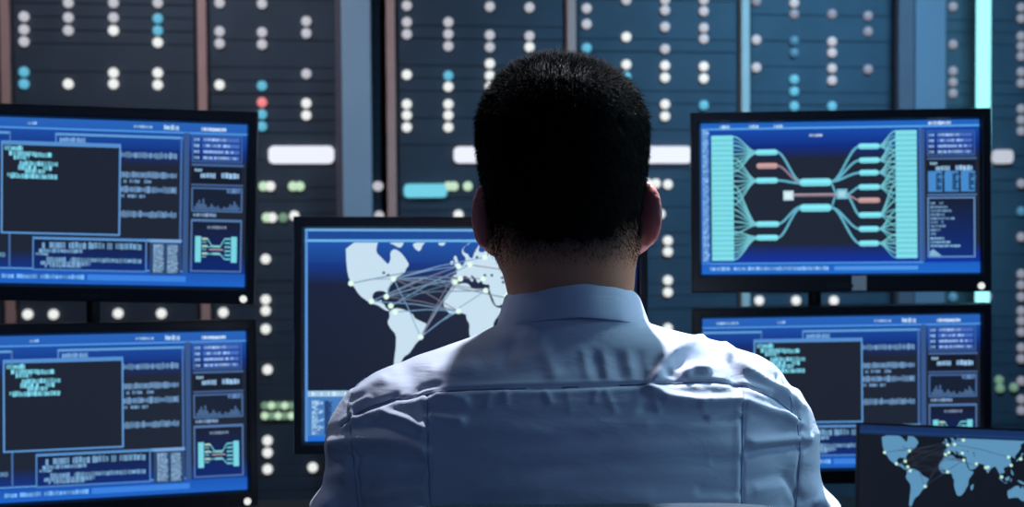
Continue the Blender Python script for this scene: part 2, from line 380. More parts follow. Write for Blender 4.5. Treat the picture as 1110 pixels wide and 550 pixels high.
def code_screen(p):
    backdrop(p); side_block(p)
    # windows behind
    p.rect(0.0, 0.085, 0.215, 0.10, LB, 3); p.rect(0.21, 0.085, 0.216, 0.90, (70, 110, 170), 3)
    p.rect(0.36, 0.085, 0.785, 0.10, LB, 3); p.rect(0.36, 0.085, 0.366, 0.3, (80, 130, 200), 3); p.rect(0.776, 0.085, 0.783, 0.90, (70, 110, 170), 3)
    p.text(0.375, 0.125, 0.46, 0.03, (120, 170, 225), 4, 41); p.text(0.395, 0.155, 0.47, 0.03, (110, 165, 225), 4, 42); p.text(0.40, 0.185, 0.44, 0.02, (110, 165, 225), 4, 43)
    for v, e, b in ((0.205, 0.765, 0.41), (0.325, 0.765, 0.575), (0.365, 0.68, 0.575), (0.415, 0.765, 0.575), (0.455, 0.66, 0.575), (0.565, 0.765, 0.575)):
        h = 0.042 if v in (0.205, 0.325, 0.415, 0.565) else 0.022
        p.text(b, v, e, h, (104, 142, 182), 4, int(v*100)); 
        if h > 0.03: p.rect(b, v-0.012, e, v+0.012, (88, 124, 168), 3)
    # black console window in front
    p.rect(0.184, 0.14, 0.578, 0.70, (30, 36, 50), 5); p.frame(0.184, 0.14, 0.578, 0.70, (92, 150, 212), 6, 0.006)
    p.rect(0.184, 0.14, 0.578, 0.165, (84, 140, 205), 6)
    for k, (a, b, v) in enumerate(((0.195, 0.255, 0.185), (0.21, 0.30, 0.215), (0.225, 0.275, 0.24), (0.27, 0.352, 0.222), (0.245, 0.37, 0.275), (0.24, 0.35, 0.30), (0.262, 0.33, 0.32), (0.215, 0.37, 0.352), (0.205, 0.24, 0.345))):
        p.text(a, v, b, 0.03, (118, 200, 222), 7, 60+k, 0.95)
    # lower windows
    p.rect(0.29, 0.715, 0.785, 0.732, LB, 4)
    p.rect(0.29, 0.73, 0.665, 0.915, (22, 32, 56), 4, (16, 46, 120)); p.frame(0.288, 0.715, 0.668, 0.92, (84, 132, 196), 5, 0.005)
    for k, (a, b, v, h) in enumerate(((0.32, 0.65, 0.765, 0.042), (0.31, 0.455, 0.80, 0.025), (0.30, 0.34, 0.82, 0.02), (0.335, 0.65, 0.852, 0.03), (0.315, 0.48, 0.875, 0.028), (0.33, 0.45, 0.893, 0.018))):
        p.text(a, v, b, h, (112, 156, 196), 6, 80+k, 0.95)
    p.rect(0.678, 0.715, 0.782, 0.93, (44, 70, 112), 4); p.rect(0.678, 0.715, 0.782, 0.735, (120, 165, 215), 5)
    for c in (0.690, 0.737):
        for k in range(26): p.text(c, 0.75+0.0067*k, c+0.03+0.008*random.random(), 0.008, (130, 165, 200), 6, 100+k, 1)
    p.text(0.0, 0.35, 0.015, 0.04, (110, 150, 190), 4, 3); p.text(0.0, 0.55, 0.17, 0.03, (96, 136, 176), 4, 3); p.text(0.0, 0.66, 0.14, 0.03, (96, 136, 176), 4, 5)
    p.text(0.0, 0.83, 0.2, 0.03, (104, 150, 190), 4, 8)
    # histogram
    p.rect(0.818, 0.392, 0.985, 0.535, (24, 33, 52), 4); p.frame(0.815, 0.39, 0.988, 0.54, (76, 112, 166), 5, 0.005)
    hs = [0.3, 0.55, 0.8, 0.5, 0.9, 0.45, 0.2, 0.25, 0.5, 0.3, 0.2, 0.35, 0.15, 0.1, 0.3, 0.2, 0.25, 0.5, 0.4, 0.75, 0.5, 0.3]
    for i, hh in enumerate(hs): p.rect(0.825+0.007*i, 0.528-0.075*hh, 0.8312+0.007*i, 0.528, (74, 106, 148), 6)
    p.text(0.935, 0.41, 0.98, 0.03, (96, 130, 180), 6, 7, 1)
    p.text(0.822, 0.56, 0.90, 0.022, (130, 160, 200), 5, 8, 0.8); p.rect(0.815, 0.585, 0.988, 0.60, (84, 124, 184), 4)
    # small network drawing
    p.rect(0.818, 0.60, 0.985, 0.90, (24, 30, 44), 4, (14, 40, 110)); p.frame(0.815, 0.585, 0.988, 0.91, (84, 120, 170), 5, 0.005)
    p.text(0.87, 0.635, 0.935, 0.02, (120, 140, 170), 6, 9, 1)
    p.rect(0.83, 0.69, 0.85, 0.85, CY, 6); p.rect(0.952, 0.69, 0.972, 0.85, CY, 6)
    for i in range(3):
        p.rect(0.853, 0.70+0.045*i, 0.872, 0.712+0.045*i, (180, 215, 190), 6); p.rect(0.853, 0.722+0.045*i, 0.868, 0.730+0.045*i, (110, 180, 200), 6)
    for i in range(6): p.rect(0.93, 0.70+0.025*i, 0.95, 0.709+0.025*i, CY, 6)
    for v in (0.745, 0.79): p.rect(0.888, v, 0.915, v+0.014, (130, 200, 205), 6)
    p.rect(0.878, 0.768, 0.925, 0.775, (190, 170, 160), 6)
    for a, b in (((0.872, 0.706), (0.888, 0.752)), ((0.872, 0.80), (0.888, 0.797)), ((0.915, 0.752), (0.93, 0.704)), ((0.915, 0.797), (0.93, 0.83)), ((0.872, 0.755), (0.888, 0.752))):
        p.line([a, b], 0.003, CY, 6)
def bez(p0, p1, n=14, f=0.5):
    out = []
    for i in range(n+1):
        t = i/n; s_ = t*t*(3-2*t); out.append((p0[0]+(p1[0]-p0[0])*t, p0[1]+(p1[1]-p0[1])*s_))
    return out
def network_screen(p):
    p.rect(0, 0, 1, 1, DKS, 0)
    p.rect(0, 0, 1, 0.035, (34, 100, 192), 1); p.rect(0, 0.035, 1, 0.15, (24, 76, 172), 1, (16, 48, 132)); p.rect(0, 0.15, 1, 0.24, (14, 44, 130), 1, DKS)
    p.rect(0, 0.80, 1, 0.93, DKS, 1, (12, 52, 165)); p.rect(0, 0.93, 1, 1, (30, 94, 192), 1, (32, 106, 206))
    p.rect(0, 0.033, 1, 0.045, (90, 165, 235), 2); p.rect(0, 0.925, 0.80, 0.935, (80, 150, 225), 2)
    p.text(0.03, 0.965, 0.46, 0.026, (130, 185, 240), 3, 3, 0.95); p.rect(0.48, 0.953, 0.78, 0.978, (80, 150, 230), 2)
    for u in (0.07, 0.175, 0.265): p.text(u, 0.026, u+0.035, 0.022, (170, 205, 240), 3, int(u*100), 1)
    p.text(0.82, 0.02, 0.90, 0.022, (190, 215, 245), 3, 6, 1)
    X = lambda c: (c-48)/722.0
    Y = lambda c: (c-78)/392.0
    p.rect(X(48), Y(90), X(70), Y(445), (52, 116, 205), 2)
    for i in range(52): p.text(X(52), Y(97+6.6*i), X(66+3*math.sin(i*1.7)), 0.012, (150, 195, 235), 3, i, 1)
    p.text(X(332), Y(113), X(366), 0.018, (170, 185, 215), 3, 2, 1)
    for x0, x1, y0, y1 in ((75, 133, 110, 435), (555, 610, 103, 432)):
        p.rect(X(x0), Y(y0), X(x1), Y(y1), (128, 222, 232), 3)
        n = 25
        for i in range(1, n): p.rect(X(x0), Y(y0+(y1-y0)*i/n)-0.003, X(x1), Y(y0+(y1-y0)*i/n)+0.003, (88, 178, 205), 4)
    PK = (184, 146, 146)
    def pill(x0, x1, y, h=13, c=CY):
        r = h/2
        pts = [(X(x1-r+r*math.cos(a)), Y(y-r*math.sin(a))) for a in [(-PI/2+PI*k/6) for k in range(7)]]
        pts += [(X(x0+r+r*math.cos(a)), Y(y-r*math.sin(a))) for a in [(PI/2+PI*k/6) for k in range(7)]]
        p.poly(pts, c, 6)
        pts = [(X(x1-2-r+r*math.cos(a)), Y(y-2-r*0.4*math.sin(a))) for a in [(-PI/2+PI*k/6) for k in range(7)]]
        pts += [(X(x0+2+r+r*math.cos(a)), Y(y-2-r*0.4*math.sin(a))) for a in [(PI/2+PI*k/6) for k in range(7)]]
        p.poly(pts, tuple(min(255, v*1.13) for v in c), 7)
    TH = 0.0085; LN = (98, 176, 200)
    for (x0, x1, y) in ((190, 250, 155), (190, 250, 228), (190, 253, 341), (190, 250, 376), (458, 515, 143), (460, 515, 179), (460, 512, 211), (458, 515, 248), (458, 520, 320), (458, 512, 356), (458, 512, 393)): pill(x0, x1, y, 15)
    pill(193, 250, 190, 15, PK); pill(457, 515, 282, 14, PK); pill(305, 390, 234, 20); pill(305, 389, 300, 20)
    for (y, a, b) in ((155, 113, 205), (228, 168, 290), (341, 240, 365), (376, 360, 432)):
        for k in range(9):
            yy = a+(b-a)*k/8; p.line([(X(x), Y(v)) for x, v in bez((133, yy), (193, y+(k-4)*0.6))], 0.0045, (96, 180, 200) if k % 2 else (126, 205, 215), 5)
    for (y, a, b) in ((143, 105, 165), (179, 125, 200), (211, 165, 240), (248, 200, 280), (320, 240, 350), (356, 310, 390), (393, 370, 430)):
        for k in range(6):
            yy = a+(b-a)*k/5; p.line([(X(x), Y(v)) for x, v in bez((512, y+(k-2.5)*0.6), (555, yy))], 0.0045, (96, 180, 200) if k % 2 else (126, 205, 215), 5)
    for y, ye in ((155, 230), (228, 236)): p.line([(X(x), Y(v)) for x, v in bez((248, y), (308, ye))], TH, LN, 5)
    p.line([(X(x), Y(v)) for x, v in bez((248, 190), (308, 233))], TH*0.8, (150, 130, 150), 5)
    for y, ye in ((341, 297), (376, 301)): p.line([(X(x), Y(v)) for x, v in bez((248, y), (308, ye))], TH, LN, 5)
    for y in (143, 179, 211): p.line([(X(x), Y(v)) for x, v in bez((388, 233), (462, y))], TH, LN, 5)
    for y in (356, 393): p.line([(X(x), Y(v)) for x, v in bez((388, 300), (462, y))], TH, LN, 5)
    p.line([(X(x), Y(v)) for x, v in bez((428, 266), (462, 248))], TH, LN, 5); p.line([(X(x), Y(v)) for x, v in bez((428, 268), (462, 282))], TH*.7, (170, 140, 150), 5); p.line([(X(x), Y(v)) for x, v in bez((428, 270), (462, 320))], TH, LN, 5)
    p.line([(X(390), Y(238)), (X(400), Y(265)), (X(390), Y(296))], TH*0.8, LN, 5)
    p.line([(X(285), Y(267)), (X(408), Y(267))], 0.013, (122, 106, 122), 5); p.line([(X(285), Y(265)), (X(408), Y(265))], 0.004, (180, 165, 175), 6)
    p.rect(X(263), Y(255), X(290), Y(280), (185, 222, 232), 6); p.rect(X(268), Y(260), X(285), Y(275), (225, 240, 245), 7)
    p.rect(X(402), Y(252), X(430), Y(278), (120, 190, 212), 6); p.rect(X(407), Y(258), X(424), Y(272), (170, 215, 228), 7)
    # right hand block
    p.rect(0.785, 0.05, 0.797, 0.925, (60, 110, 180), 3); side_block(p)
    for a, b in ((0.818, 0.868), (0.876, 0.926), (0.934, 0.984)):
        p.rect(a, 0.335, b, 0.47, (70, 138, 205), 5)
        for k in range(7): p.rect(a+0.028, 0.35+0.016*k, a+0.036+0.012*abs(math.sin(k*2.1+a*9)), 0.362+0.016*k, (22, 34, 60), 6)
    p.rect(0.815, 0.485, 0.99, 0.495, (84, 124, 184), 4); p.rect(0.818, 0.51, 0.98, 0.895, (24, 31, 46), 4, (16, 46, 120)); p.frame(0.815, 0.505, 0.984, 0.90, (104, 150, 200), 5, 0.005)
    for k, e in enumerate((0.87, 0.89, 0.90, 0.875, 0.91, 0.87, 0.88, 0.86, 0.845)): p.text(0.825, 0.545+0.025*k, e, 0.016, (116, 158, 196), 6, k, 0.9)
    for k, e in enumerate((0.875, 0.895, 0.93)): p.text(0.825, 0.775+0.025*k, e, 0.016, (130, 180, 215), 6, 30+k, 1)
    p.poly([(0.822, 0.89), (0.865, 0.89), (0.835, 0.845), (0.822, 0.86)], (130, 180, 215), 6)

LAND = {
 'na': [(-128, 68), (-127, 50), (-124, 40), (-118, 33), (-112, 25), (-106, 21), (-100, 17), (-94, 15.5), (-90, 14), (-85, 10), (-80, 8), (-78, 9), (-83, 12), (-84, 16), (-88, 17), (-87, 21), (-91, 19), (-97, 20), (-98, 26), (-94, 29.5), (-88, 30), (-83, 29), (-81, 25), (-80, 28), (-81, 32), (-76, 36), (-71, 42), (-66, 44), (-61, 46), (-60, 49), (-56, 52), (-60, 56), (-66, 60), (-73, 62), (-78, 60), (-77, 56), (-80, 52), (-83, 54), (-88, 57), (-94, 60), (-92, 66), (-90, 68)],
 'baffin': [(-80, 68), (-74, 64), (-66, 62), (-62, 66), (-64, 68)],
 'greenland': [(-53, 68), (-50, 62), (-44, 60), (-40, 65), (-33, 68)],
 'sa': [(-79, 8), (-72, 12), (-62, 10), (-52, 5), (-50, 0), (-44, -3), (-35, -7), (-38, -14), (-41, -22), (-48, -27), (-53, -34), (-57, -38), (-62, -40), (-66, -46), (-69, -52), (-74, -52), (-73, -42), (-71, -30), (-71, -18), (-77, -12), (-81, -5), (-78, 2)],
 'africa': [(-6, 35), (3, 37), (11, 37), (15, 32), (24, 32), (32, 31), (36, 24), (38, 18), (43, 12), (51, 11), (46, 3), (40, -5), (40, -14), (35, -22), (32, -28), (26, -34), (19, -34.5), (15, -27), (12, -16), (13, -7), (9, -1), (9, 4), (4, 6), (-4, 5), (-9, 4.5), (-14, 9), (-17, 14), (-17, 21), (-13, 27), (-9, 32)],
 'madagascar': [(49, -12), (50, -16), (47, -25), (44, -22), (44, -17)],
 'eurasia': [(-9, 43), (-9, 37), (-5, 36), (0, 39), (3, 42), (8, 44), (12, 41), (16, 38), (17, 40), (13, 45), (19, 42), (22, 37), (24, 38), (26, 40), (28, 36), (36, 36), (35, 31), (39, 22), (43, 13), (52, 16), (59, 22), (56, 25), (50, 28), (57, 26), (66, 25), (72, 20), (74, 13), (77, 8), (80, 14), (86, 20), (91, 22), (95, 16), (99, 9), (103, 2), (101, 12), (106, 9), (109, 13), (106, 19), (112, 22), (120, 26), (121, 31), (119, 37), (122, 40), (126, 37), (129, 36), (128, 40), (134, 45), (141, 52), (137, 54), (150, 59), (158, 54), (162, 59), (172, 61), (178, 65), (176, 68), (30, 68), (41, 67), (38, 64), (30, 60), (22, 60), (25, 65), (18, 60), (16, 56), (12, 57), (11, 59), (5, 60), (6, 63), (14, 68), (12, 67.9), (4, 62), (4, 59), (8, 57), (8, 54), (3, 51), (-4, 48), (-1, 45)],
 'britain': [(-5, 50), (1, 51.5), (-1, 55), (-3, 58.5), (-6, 57), (-4, 54)], 'ireland': [(-10, 52), (-6, 52), (-6, 55), (-9, 54.5)],
 'iceland': [(-23, 64), (-18, 63.3), (-14, 65), (-18, 66.4), (-23, 66)],
 'japan': [(130, 31), (136, 34), (141, 36), (142, 42), (145, 44), (141, 45), (139, 38), (132, 35)],
 'sumatra': [(95, 5), (104, -2), (106, -6), (102, -4)], 'borneo': [(109, 1), (113, 3), (118, 6), (118, 0), (115, -4), (110, -3)],
 'java': [(106, -6.5), (114, -7), (114, -8.5), (107, -8)], 'guinea': [(131, -1), (141, -3), (150, -9), (143, -9), (138, -7)],
 'philippines': [(120, 18), (122, 17), (125, 11), (126, 7), (122, 8), (121, 13)], 'sulawesi': [(119, 0), (124, 1), (121, -2), (122, -5), (120, -5)],
 'australia': [(114, -22), (122, -18), (130, -12), (136, -12), (137, -16), (141, -17), (142, -11), (146, -18), (153, -26), (151, -33), (145, -38.5), (139, -36), (134, -32), (124, -33), (116, -35), (114, -28)],
}
def merc(l): return math.degrees(math.log(math.tan(PI/4+math.radians(l)/2)))
def world_map(p, x0, sx, y0, sy, land, hi, line, linedens=1.0, vtop=0.065):
    """x0/y0/sx/sy in uv units"""
    T = lambda lo, la: (x0+sx*lo, y0-sy*merc(la))
    for k, pts in LAND.items():
        q = [T(*a) for a in pts]
        q = [(min(u, 0.997), max(vtop, min(v, 0.992))) for u, v in q]
        if min(u for u, v in q) > 0.99 or min(v for u, v in q) > 0.985: continue
        # rounded outline
        r = []
        n = len(q)
        for i in range(n):
            a, b, c = q[i-1], q[i], q[(i+1) % n]
            r.append(((a[0]+3*b[0])/4, (a[1]+3*b[1])/4)); r.append(((c[0]+3*b[0])/4, (c[1]+3*b[1])/4))
        p.poly(r, land, 3)
    inseas = [(18, 61), (21, 57), (30, 44), (38, 44), (50, 42), (51, 38), (-85, 46), (-80, 44)]
    for lo, la in inseas: p.disc(*T(lo, la), 1.7*sx, (60, 80, 110), 4)
    rr = random.Random(3)
    hubs = [(-74, 41), (-122, 37), (-99, 19), (-82, 24), (-43, -21), (0, 51), (13, 52), (2, 41), (28, 41), (31, 30), (0, 8), (55, 25), (77, 20), (73, 19), (116, 38), (121, 25), (139, 36), (30, 57), (-4, 38), (103, 3), (-77, 14), (-72, 7)]
    H = [T(*h) for h in hubs]
    cols_ = [line, tuple(c*0.75 for c in line), (min(255, line[0]*1.02), line[1]*0.72, line[2]*0.68)]
    for i, j in [(0, 5), (0, 6), (0, 7), (0, 8), (0, 17), (0, 18), (0, 10), (1, 5), (1, 0), (2, 5), (3, 5), (3, 10), (4, 5), (4, 10), (4, 18), (4, 9), (4, 7), (2, 10), (0, 3), (0, 4), (3, 7), (20, 18), (20, 6), (0, 13), (0, 9), (19, 15), (12, 19), (11, 12), (6, 14), (21, 10), (3, 9)]:
        a, b = H[i], H[j]
        if max(a[0], b[0]) > 0.99: continue
        m_ = ((a[0]+b[0])/2, (a[1]+b[1])/2-0.01); p.line([a, m_, b], 0.0028*linedens, cols_[rr.choice((0, 0, 1, 2))], 5)
    for h in H:
        if h[0] < 0.99: p.disc(h[0], h[1], 0.0085, hi, 6)
def map_screen(p):
    W_, H_ = 360.0, 230.0
    p.rect(0, 0, 1, 1, (26, 36, 62), 0, (24, 30, 46)); p.rect(0, 0, 0.008, 1, (88, 146, 214), 2)
    p.rect(0, 0, 1, 0.012, (110, 170, 225), 2); p.rect(0, 0.012, 1, 0.05, (28, 74, 150), 1); p.rect(0, 0.05, 1, 0.062, (110, 180, 235), 2)
    p.rect(0.008, 0.062, 1, 0.16, (30, 84, 168), 1, (26, 62, 136)); p.rect(0.008, 0.16, 1, 0.26, (20, 56, 136), 1, (26, 36, 62))
    world_map(p, (496-331)/W_, 0.95/W_, (345-248)/H_, 0.95/H_, (200, 224, 240), (228, 255, 240), (120, 160, 195), 1.0)
    p.rect(0.008, 0.762, 0.4, 0.985, (70, 124, 190), 7); p.rect(0.008, 0.762, 0.4, 0.79, (150, 195, 230), 8); p.text(0.02, 0.777, 0.2, 0.02, (200, 225, 245), 9, 2, 1)
    for k in range(26):
        p.text(0.02, 0.81+0.0062*k, 0.045+0.012*math.sin(k), 0.006, (160, 200, 235), 9, k, 0.9); p.rect(0.058, 0.81+0.0062*k, 0.07+0.012*abs(math.sin(k*1.3)), 0.815+0.0062*k, (24, 44, 90), 9)
    p.rect(0.008, 0.975, 1, 1, (36, 110, 215), 8); p.text(0.75, 0.03, 0.9, 0.02, (150, 180, 220), 3, 4)
def laptop_map(p):
    W_, H_ = 210.0, 131.0
    p.rect(0, 0, 1, 1, (17, 23, 33), 0); p.rect(0, 0.0, 1, 0.045, (22, 48, 92), 1); p.rect(0, 0.045, 1, 0.075, (26, 62, 120), 1, (22, 44, 80))
    world_map(p, (1029-934)/W_, 0.555/W_, (515.5-463)/H_, 0.575/H_, (92, 146, 184), (196, 236, 216), (48, 60, 76), 0.75, 0.08)
    p.rect(0, 0.94, 1, 1, (24, 60, 120), 7)

# ------------------------------------------------------------------ monitors
def monitor(name, pos, rot, w, h, side, top, bot, picf, label, foot=None, power=True, badge=True):
    r = empty(name, pos); r.rotation_mode = 'XYZ'
    R_ = Matrix.Rotation(rot[0], 4, 'Z') @ Matrix.Rotation(rot[1], 4, 'X') @ Matrix.Rotation(rot[2], 4, 'Y')
    r.rotation_euler = R_.to_euler()
    setp(r, label, 'monitor')
    x0, x1, z0, z1 = -w/2-side, w/2+side, -h/2-bot, h/2+top
    # bezel: a frame with a stepped inner lip
    bm = bmesh.new()
    def ring(x0, x1, z0, z1, y): return [bm.verts.new(v) for v in ((x0, y, z0), (x1, y, z0), (x1, y, z1), (x0, y, z1))]
    A = ring(x0, x1, z0, z1, 0.004); B = ring(x0+0.002, x1-0.002, z0+0.002, z1-0.002, -0.010)
    Cc = ring(-w/2-0.004, w/2+0.004, -h/2-0.004, h/2+0.004, -0.010); D = ring(-w/2, w/2, -h/2, h/2, -0.0006); E_ = ring(-w/2, w/2, -h/2, h/2, 0.004)
    for P, Q in ((A, B), (B, Cc), (Cc, D), (D, E_), (E_, A)):
        for i in range(4): bm.faces.new((P[i], P[(i+1) % 4], Q[(i+1) % 4], Q[i]))
    bmesh.ops.recalc_face_normals(bm, faces=bm.faces); from_bm('bezel', bm, M['black'], r, bevel=0.0015)
    bm = bmesh.new(); bx(bm, x0+0.001, x1-0.001, 0.004, 0.022, z0+0.001, z1-0.001); bx(bm, x0+0.07, x1-0.07, 0.022, 0.045, z0+0.05, z1-0.05)
    bx(bm, -0.05, 0.05, 0.045, 0.052, -0.05, 0.05)
    from_bm('back_cover', bm, M['black_matte'], r, bevel=0.003)
    p = Pic(w, h); picf(p); p.build(r)
    if power:
        bm = bmesh.new(); lathe_y(bm, [(0.0035, -0.0135), (0.006, -0.0125), (0.0065, -0.0095)], 16, x1-0.020, z0+0.011); bmesh.ops.recalc_face_normals(bm, faces=bm.faces)
        from_bm('power_light', bm, M['led_white'], r)
    if badge:
        bm = bmesh.new()
        for k in range(7):
            xa = -0.024+0.007*k; bx(bm, xa, xa+0.0045, -0.0115, -0.0096, z0+0.009, z0+0.015+0.0015*(k % 2))
        from_bm('badge', bm, M['dark_metal'], r)
    if foot is not None:
        bm = bmesh.new(); bx(bm, -0.03, 0.03, 0.05, 0.075, foot, 0.05); bx(bm, -0.12, 0.12, -0.06, 0.14, foot-0.0, foot+0.014)
        from_bm('stand', bm, M['black_matte'], r, bevel=0.004)
    return r
DZ = 0.07
rd = math.radians
monitor('computer_monitor', (-0.7076, 2.4298, 1.2672+DZ), (rd(7.44), rd(2.61), rd(1.9)), .50, .2809, .019, .023, .031, code_screen, 'upper left black monitor showing code windows, above the other left one')
monitor('computer_monitor', (-0.7121, 2.4424, 0.8994+DZ), (rd(18.07), rd(-3.71), rd(0.71)), .50, .2809, .019, .022, .031, code_screen, 'lower left black monitor showing code windows, below the other left one')
ur = monitor('computer_monitor', (0.5988, 2.6018, 1.2675+DZ), (rd(-5.12), rd(-1.69), rd(-0.25)), .50, .2778, .020, .021, .035, network_screen, 'upper right black monitor showing cyan network diagram of branching lines')
lr = monitor('computer_monitor', (0.5989, 2.5848, 0.9119+DZ), (rd(-2.49), rd(1.42), rd(-0.78)), .50, .2778, .020, .021, .030, code_screen, 'lower right black monitor with code windows, partly hidden by the man\'s shoulder', badge=False)
DESK = 0.735
monitor('computer_monitor', (-0.0657, 2.3109, 1.0476+DZ), (rd(4.55), rd(-0.73), rd(0.62)), .54, .3439, .019, .020, .021, map_screen, 'large centre monitor showing pale world map, directly in front of the man', foot=DESK-1.0476-DZ+0.006, power=False)
# sticker on the upper right monitor's lower bezel
bm = bmesh.new(); bx(bm, 0.020, 0.046, -0.0112, -0.0098, -0.1700, -0.1430); from_bm('sticker', bm, M['silver'], ur)

def mount(x, y, mons, label):
    r = empty('monitor_mount', (x, y, DESK)); setp(r, label, 'monitor stand', 'poles carrying the stacked monitors')
    bm = bmesh.new(); tube_bm(bm, (0, 0, 0.012), (0, 0, 0.72), 0.0125, n=20); from_bm('pole', bm, M['dark_metal'], r, smooth=False)
    bm = bmesh.new(); bx(bm, -0.06, 0.06, -0.05, 0.05, 0, 0.012); from_bm('base', bm, M['dark_metal'], r, bevel=0.003)
    for P in mons:
        d = Vector(P)-Vector((x, y, DESK)); bm = bmesh.new(); zz = d.z
        tube_bm(bm, (0, 0, zz-0.03), (0, 0, zz+0.03), 0.019, n=20); tube_bm(bm, (0, 0, zz), (d.x, d.y, zz), 0.011, n=12)
        from_bm('arm', bm, M['black_matte'], r)
mount(-0.767, 2.60, [(-0.7147, 2.488, 1.3360), (-0.729, 2.496, 0.9726)], 'dark pole with two arms behind the stacked left monitors')
mount(0.583, 2.74, [(0.604, 2.658, 1.3358), (0.6014, 2.640, 0.9805)], 'dark pole with two arms behind the stacked right monitors')

# laptop
def laptop():
    w, h = .31, .1937
    lidrot = Matrix.Rotation(rd(-10.24), 4, 'Z') @ Matrix.Rotation(rd(-8.69), 4, 'X') @ Matrix.Rotation(rd(1.15), 4, 'Y')
    pos = Vector((0.7221, 2.3028, 0.7912+DZ))
    hinge = pos + lidrot.to_3x3() @ Vector((0, 0, -h/2-0.014))
    r = empty('laptop', (hinge.x, hinge.y, DESK), (0, 0, rd(-10.24))); setp(r, 'open laptop showing dark blue world map, lower right corner of the desk', 'laptop')
    R0 = Matrix.Rotation(rd(-8.69), 4, 'X') @ Matrix.Rotation(rd(1.15), 4, 'Y')
    hz = hinge.z-DESK
    lid = from_bm('lid', (lambda b: (bx(b, -w/2-0.006, w/2+0.006, 0.0, 0.006, 0.0, h+0.018), b)[1])(bmesh.new()), M['black'], r, bevel=0.002)
    lid.matrix_local = Matrix.Translation((0, 0, hz)) @ R0
    p = Pic(w, h); laptop_map(p); s_ = p.build(lid, (0, 0, h/2+0.014))
    bm = bmesh.new(); bx(bm, -w/2-0.006, w/2+0.006, -0.225, 0.012, 0.0, max(0.012, hz-0.002)); from_bm('base', bm, M['black_matte'], r, bevel=0.002)
    bm = bmesh.new()
    for i in range(13):
        for j in range(5): bx(bm, -0.142+0.0219*i, -0.142+0.0219*i+0.0185, -0.03-0.0195*j-0.016, -0.03-0.0195*j, hz-0.003, hz+0.001)
    from_bm('keys', bm, M['black'], r)
    print('laptop hinge', hinge.z)
laptop()

# desk
r = empty('desk', (0, 0, 0)); setp(r, 'long dark desk carrying the monitors and laptop in front of the man', 'desk')
bm = bmesh.new(); bx(bm, -1.35, 1.35, 1.86, 2.86, DESK-0.03, DESK); from_bm('desk_top', bm, M['desk'], r, bevel=0.003)
for sx in (-1.28, 1.28):
    for sy in (1.95, 2.78):
        bm = bmesh.new(); bx(bm, sx-0.03, sx+0.03, sy-0.03, sy+0.03, 0, DESK-0.03); from_bm('leg', bm, M['dark_metal'], r, bevel=0.004)
bm = bmesh.new(); bx(bm, -1.25, 1.25, 2.72, 2.74, 0.35, DESK-0.03); from_bm('back_panel', bm, M['desk'], r)
# keyboard
r = empty('keyboard', (0.06, 2.085, DESK)); setp(r, 'black keyboard on the desk under the man\'s hands', 'keyboard')
bm = bmesh.new(); bx(bm, -0.22, 0.22, -0.07, 0.07, 0, 0.016); from_bm('case', bm, M['black_matte'], r, bevel=0.004)
bm = bmesh.new()
for i in range(21):
    for j in range(6): bx(bm, -0.212+0.0202*i, -0.212+0.0202*i+0.017, -0.064+0.0215*j, -0.064+0.0215*j+0.018, 0.016, 0.022)
from_bm('keys', bm, M['black'], r, bevel=0.001, seg=1)


# ------------------------------------------------------------------ office chair
def office_chair():
    r = empty('office_chair', (0.065, 1.50, 0), (0, 0, 0)); setp(r, 'dark padded office chair whose top edge shows behind the man\'s back', 'chair')
    def pad(name, w, h, t, fn, m):
        nx, nz = 28, 24; bm = bmesh.new(); G = {}
        for side in (0, 1):
            for i in range(nx+1):
                for j in range(nz+1):
                    a = -1+2*i/nx; b = -1+2*j/nz
                    k = (abs(a)**5+abs(b)**5)
                    sc = 1.0/max(1.0, (abs(a)**6+abs(b)**6)**(1/6.0))
                    th = t*max(0.0, 1-max(abs(a), abs(b))**8)**0.5
                    G[side, i, j] = bm.verts.new(fn(a*sc*w, b*sc*h, th if side else -th))
        for side in (0, 1):
            for i in range(nx):
                for j in range(nz):
                    q = [G[side, i, j], G[side, i+1, j], G[side, i+1, j+1], G[side, i, j+1]]
                    bm.faces.new(q if side == 0 else q[::-1])
        bmesh.ops.remove_doubles(bm, verts=bm.verts, dist=1e-5)
        bmesh.ops.recalc_face_normals(bm, faces=bm.faces)
        return from_bm(name, bm, m, r, smooth=True)
    # backrest: curved panel, top edge at the bottom of the photograph
    top = pw(620, 547.0, 1.285).z
    hh = (top-0.56)/2
    pad('backrest', 0.247, hh, 0.022, lambda a, b, c: Vector((a, -0.215+0.25*a*a-0.03*(1-(b/hh))*0.5+c+0.0, 0.56+hh+b)), M['chair_fabric'])
    pad('seat', 0.25, 0.24, 0.035, lambda a, b, c: Vector((a, 0.06+b, 0.474+c)), M['chair_fabric'])
    bm = bmesh.new(); tube_bm(bm, (0, 0.03, 0.10), (0, 0.03, 0.47), 0.03, 0.022, 20); from_bm('gas_lift', bm, M['dark_metal'], r)
    bm = bmesh.new(); bx(bm, -0.03, 0.03, -0.22, 0.05, 0.445, 0.465); bx(bm, -0.03, 0.03, -0.255, -0.235, 0.445, 0.75); from_bm('back_bracket', bm, M['black_matte'], r, bevel=0.005)
    for k in range(5):
        a = 2*PI*k/5+0.3; d = Vector((math.cos(a), math.sin(a), 0))
        bm = bmesh.new(); tube_bm(bm, Vector((0, 0.03, 0.10)), Vector((0, 0.03, 0.07))+d*0.29, 0.024, 0.014, 12); lg = from_bm('leg', bm, M['black_matte'], r)
        bm = bmesh.new(); q = Vector((0, 0.03, 0.03))+d*0.29; s_ = Vector((-d.y, d.x, 0)); tube_bm(bm, q-s_*0.02, q+s_*0.02, 0.03, n=20); tube_bm(bm, q, q+Vector((0, 0, 0.045)), 0.006, n=8)
        from_bm('caster', bm, M['black'], lg)
    return r
office_chair()

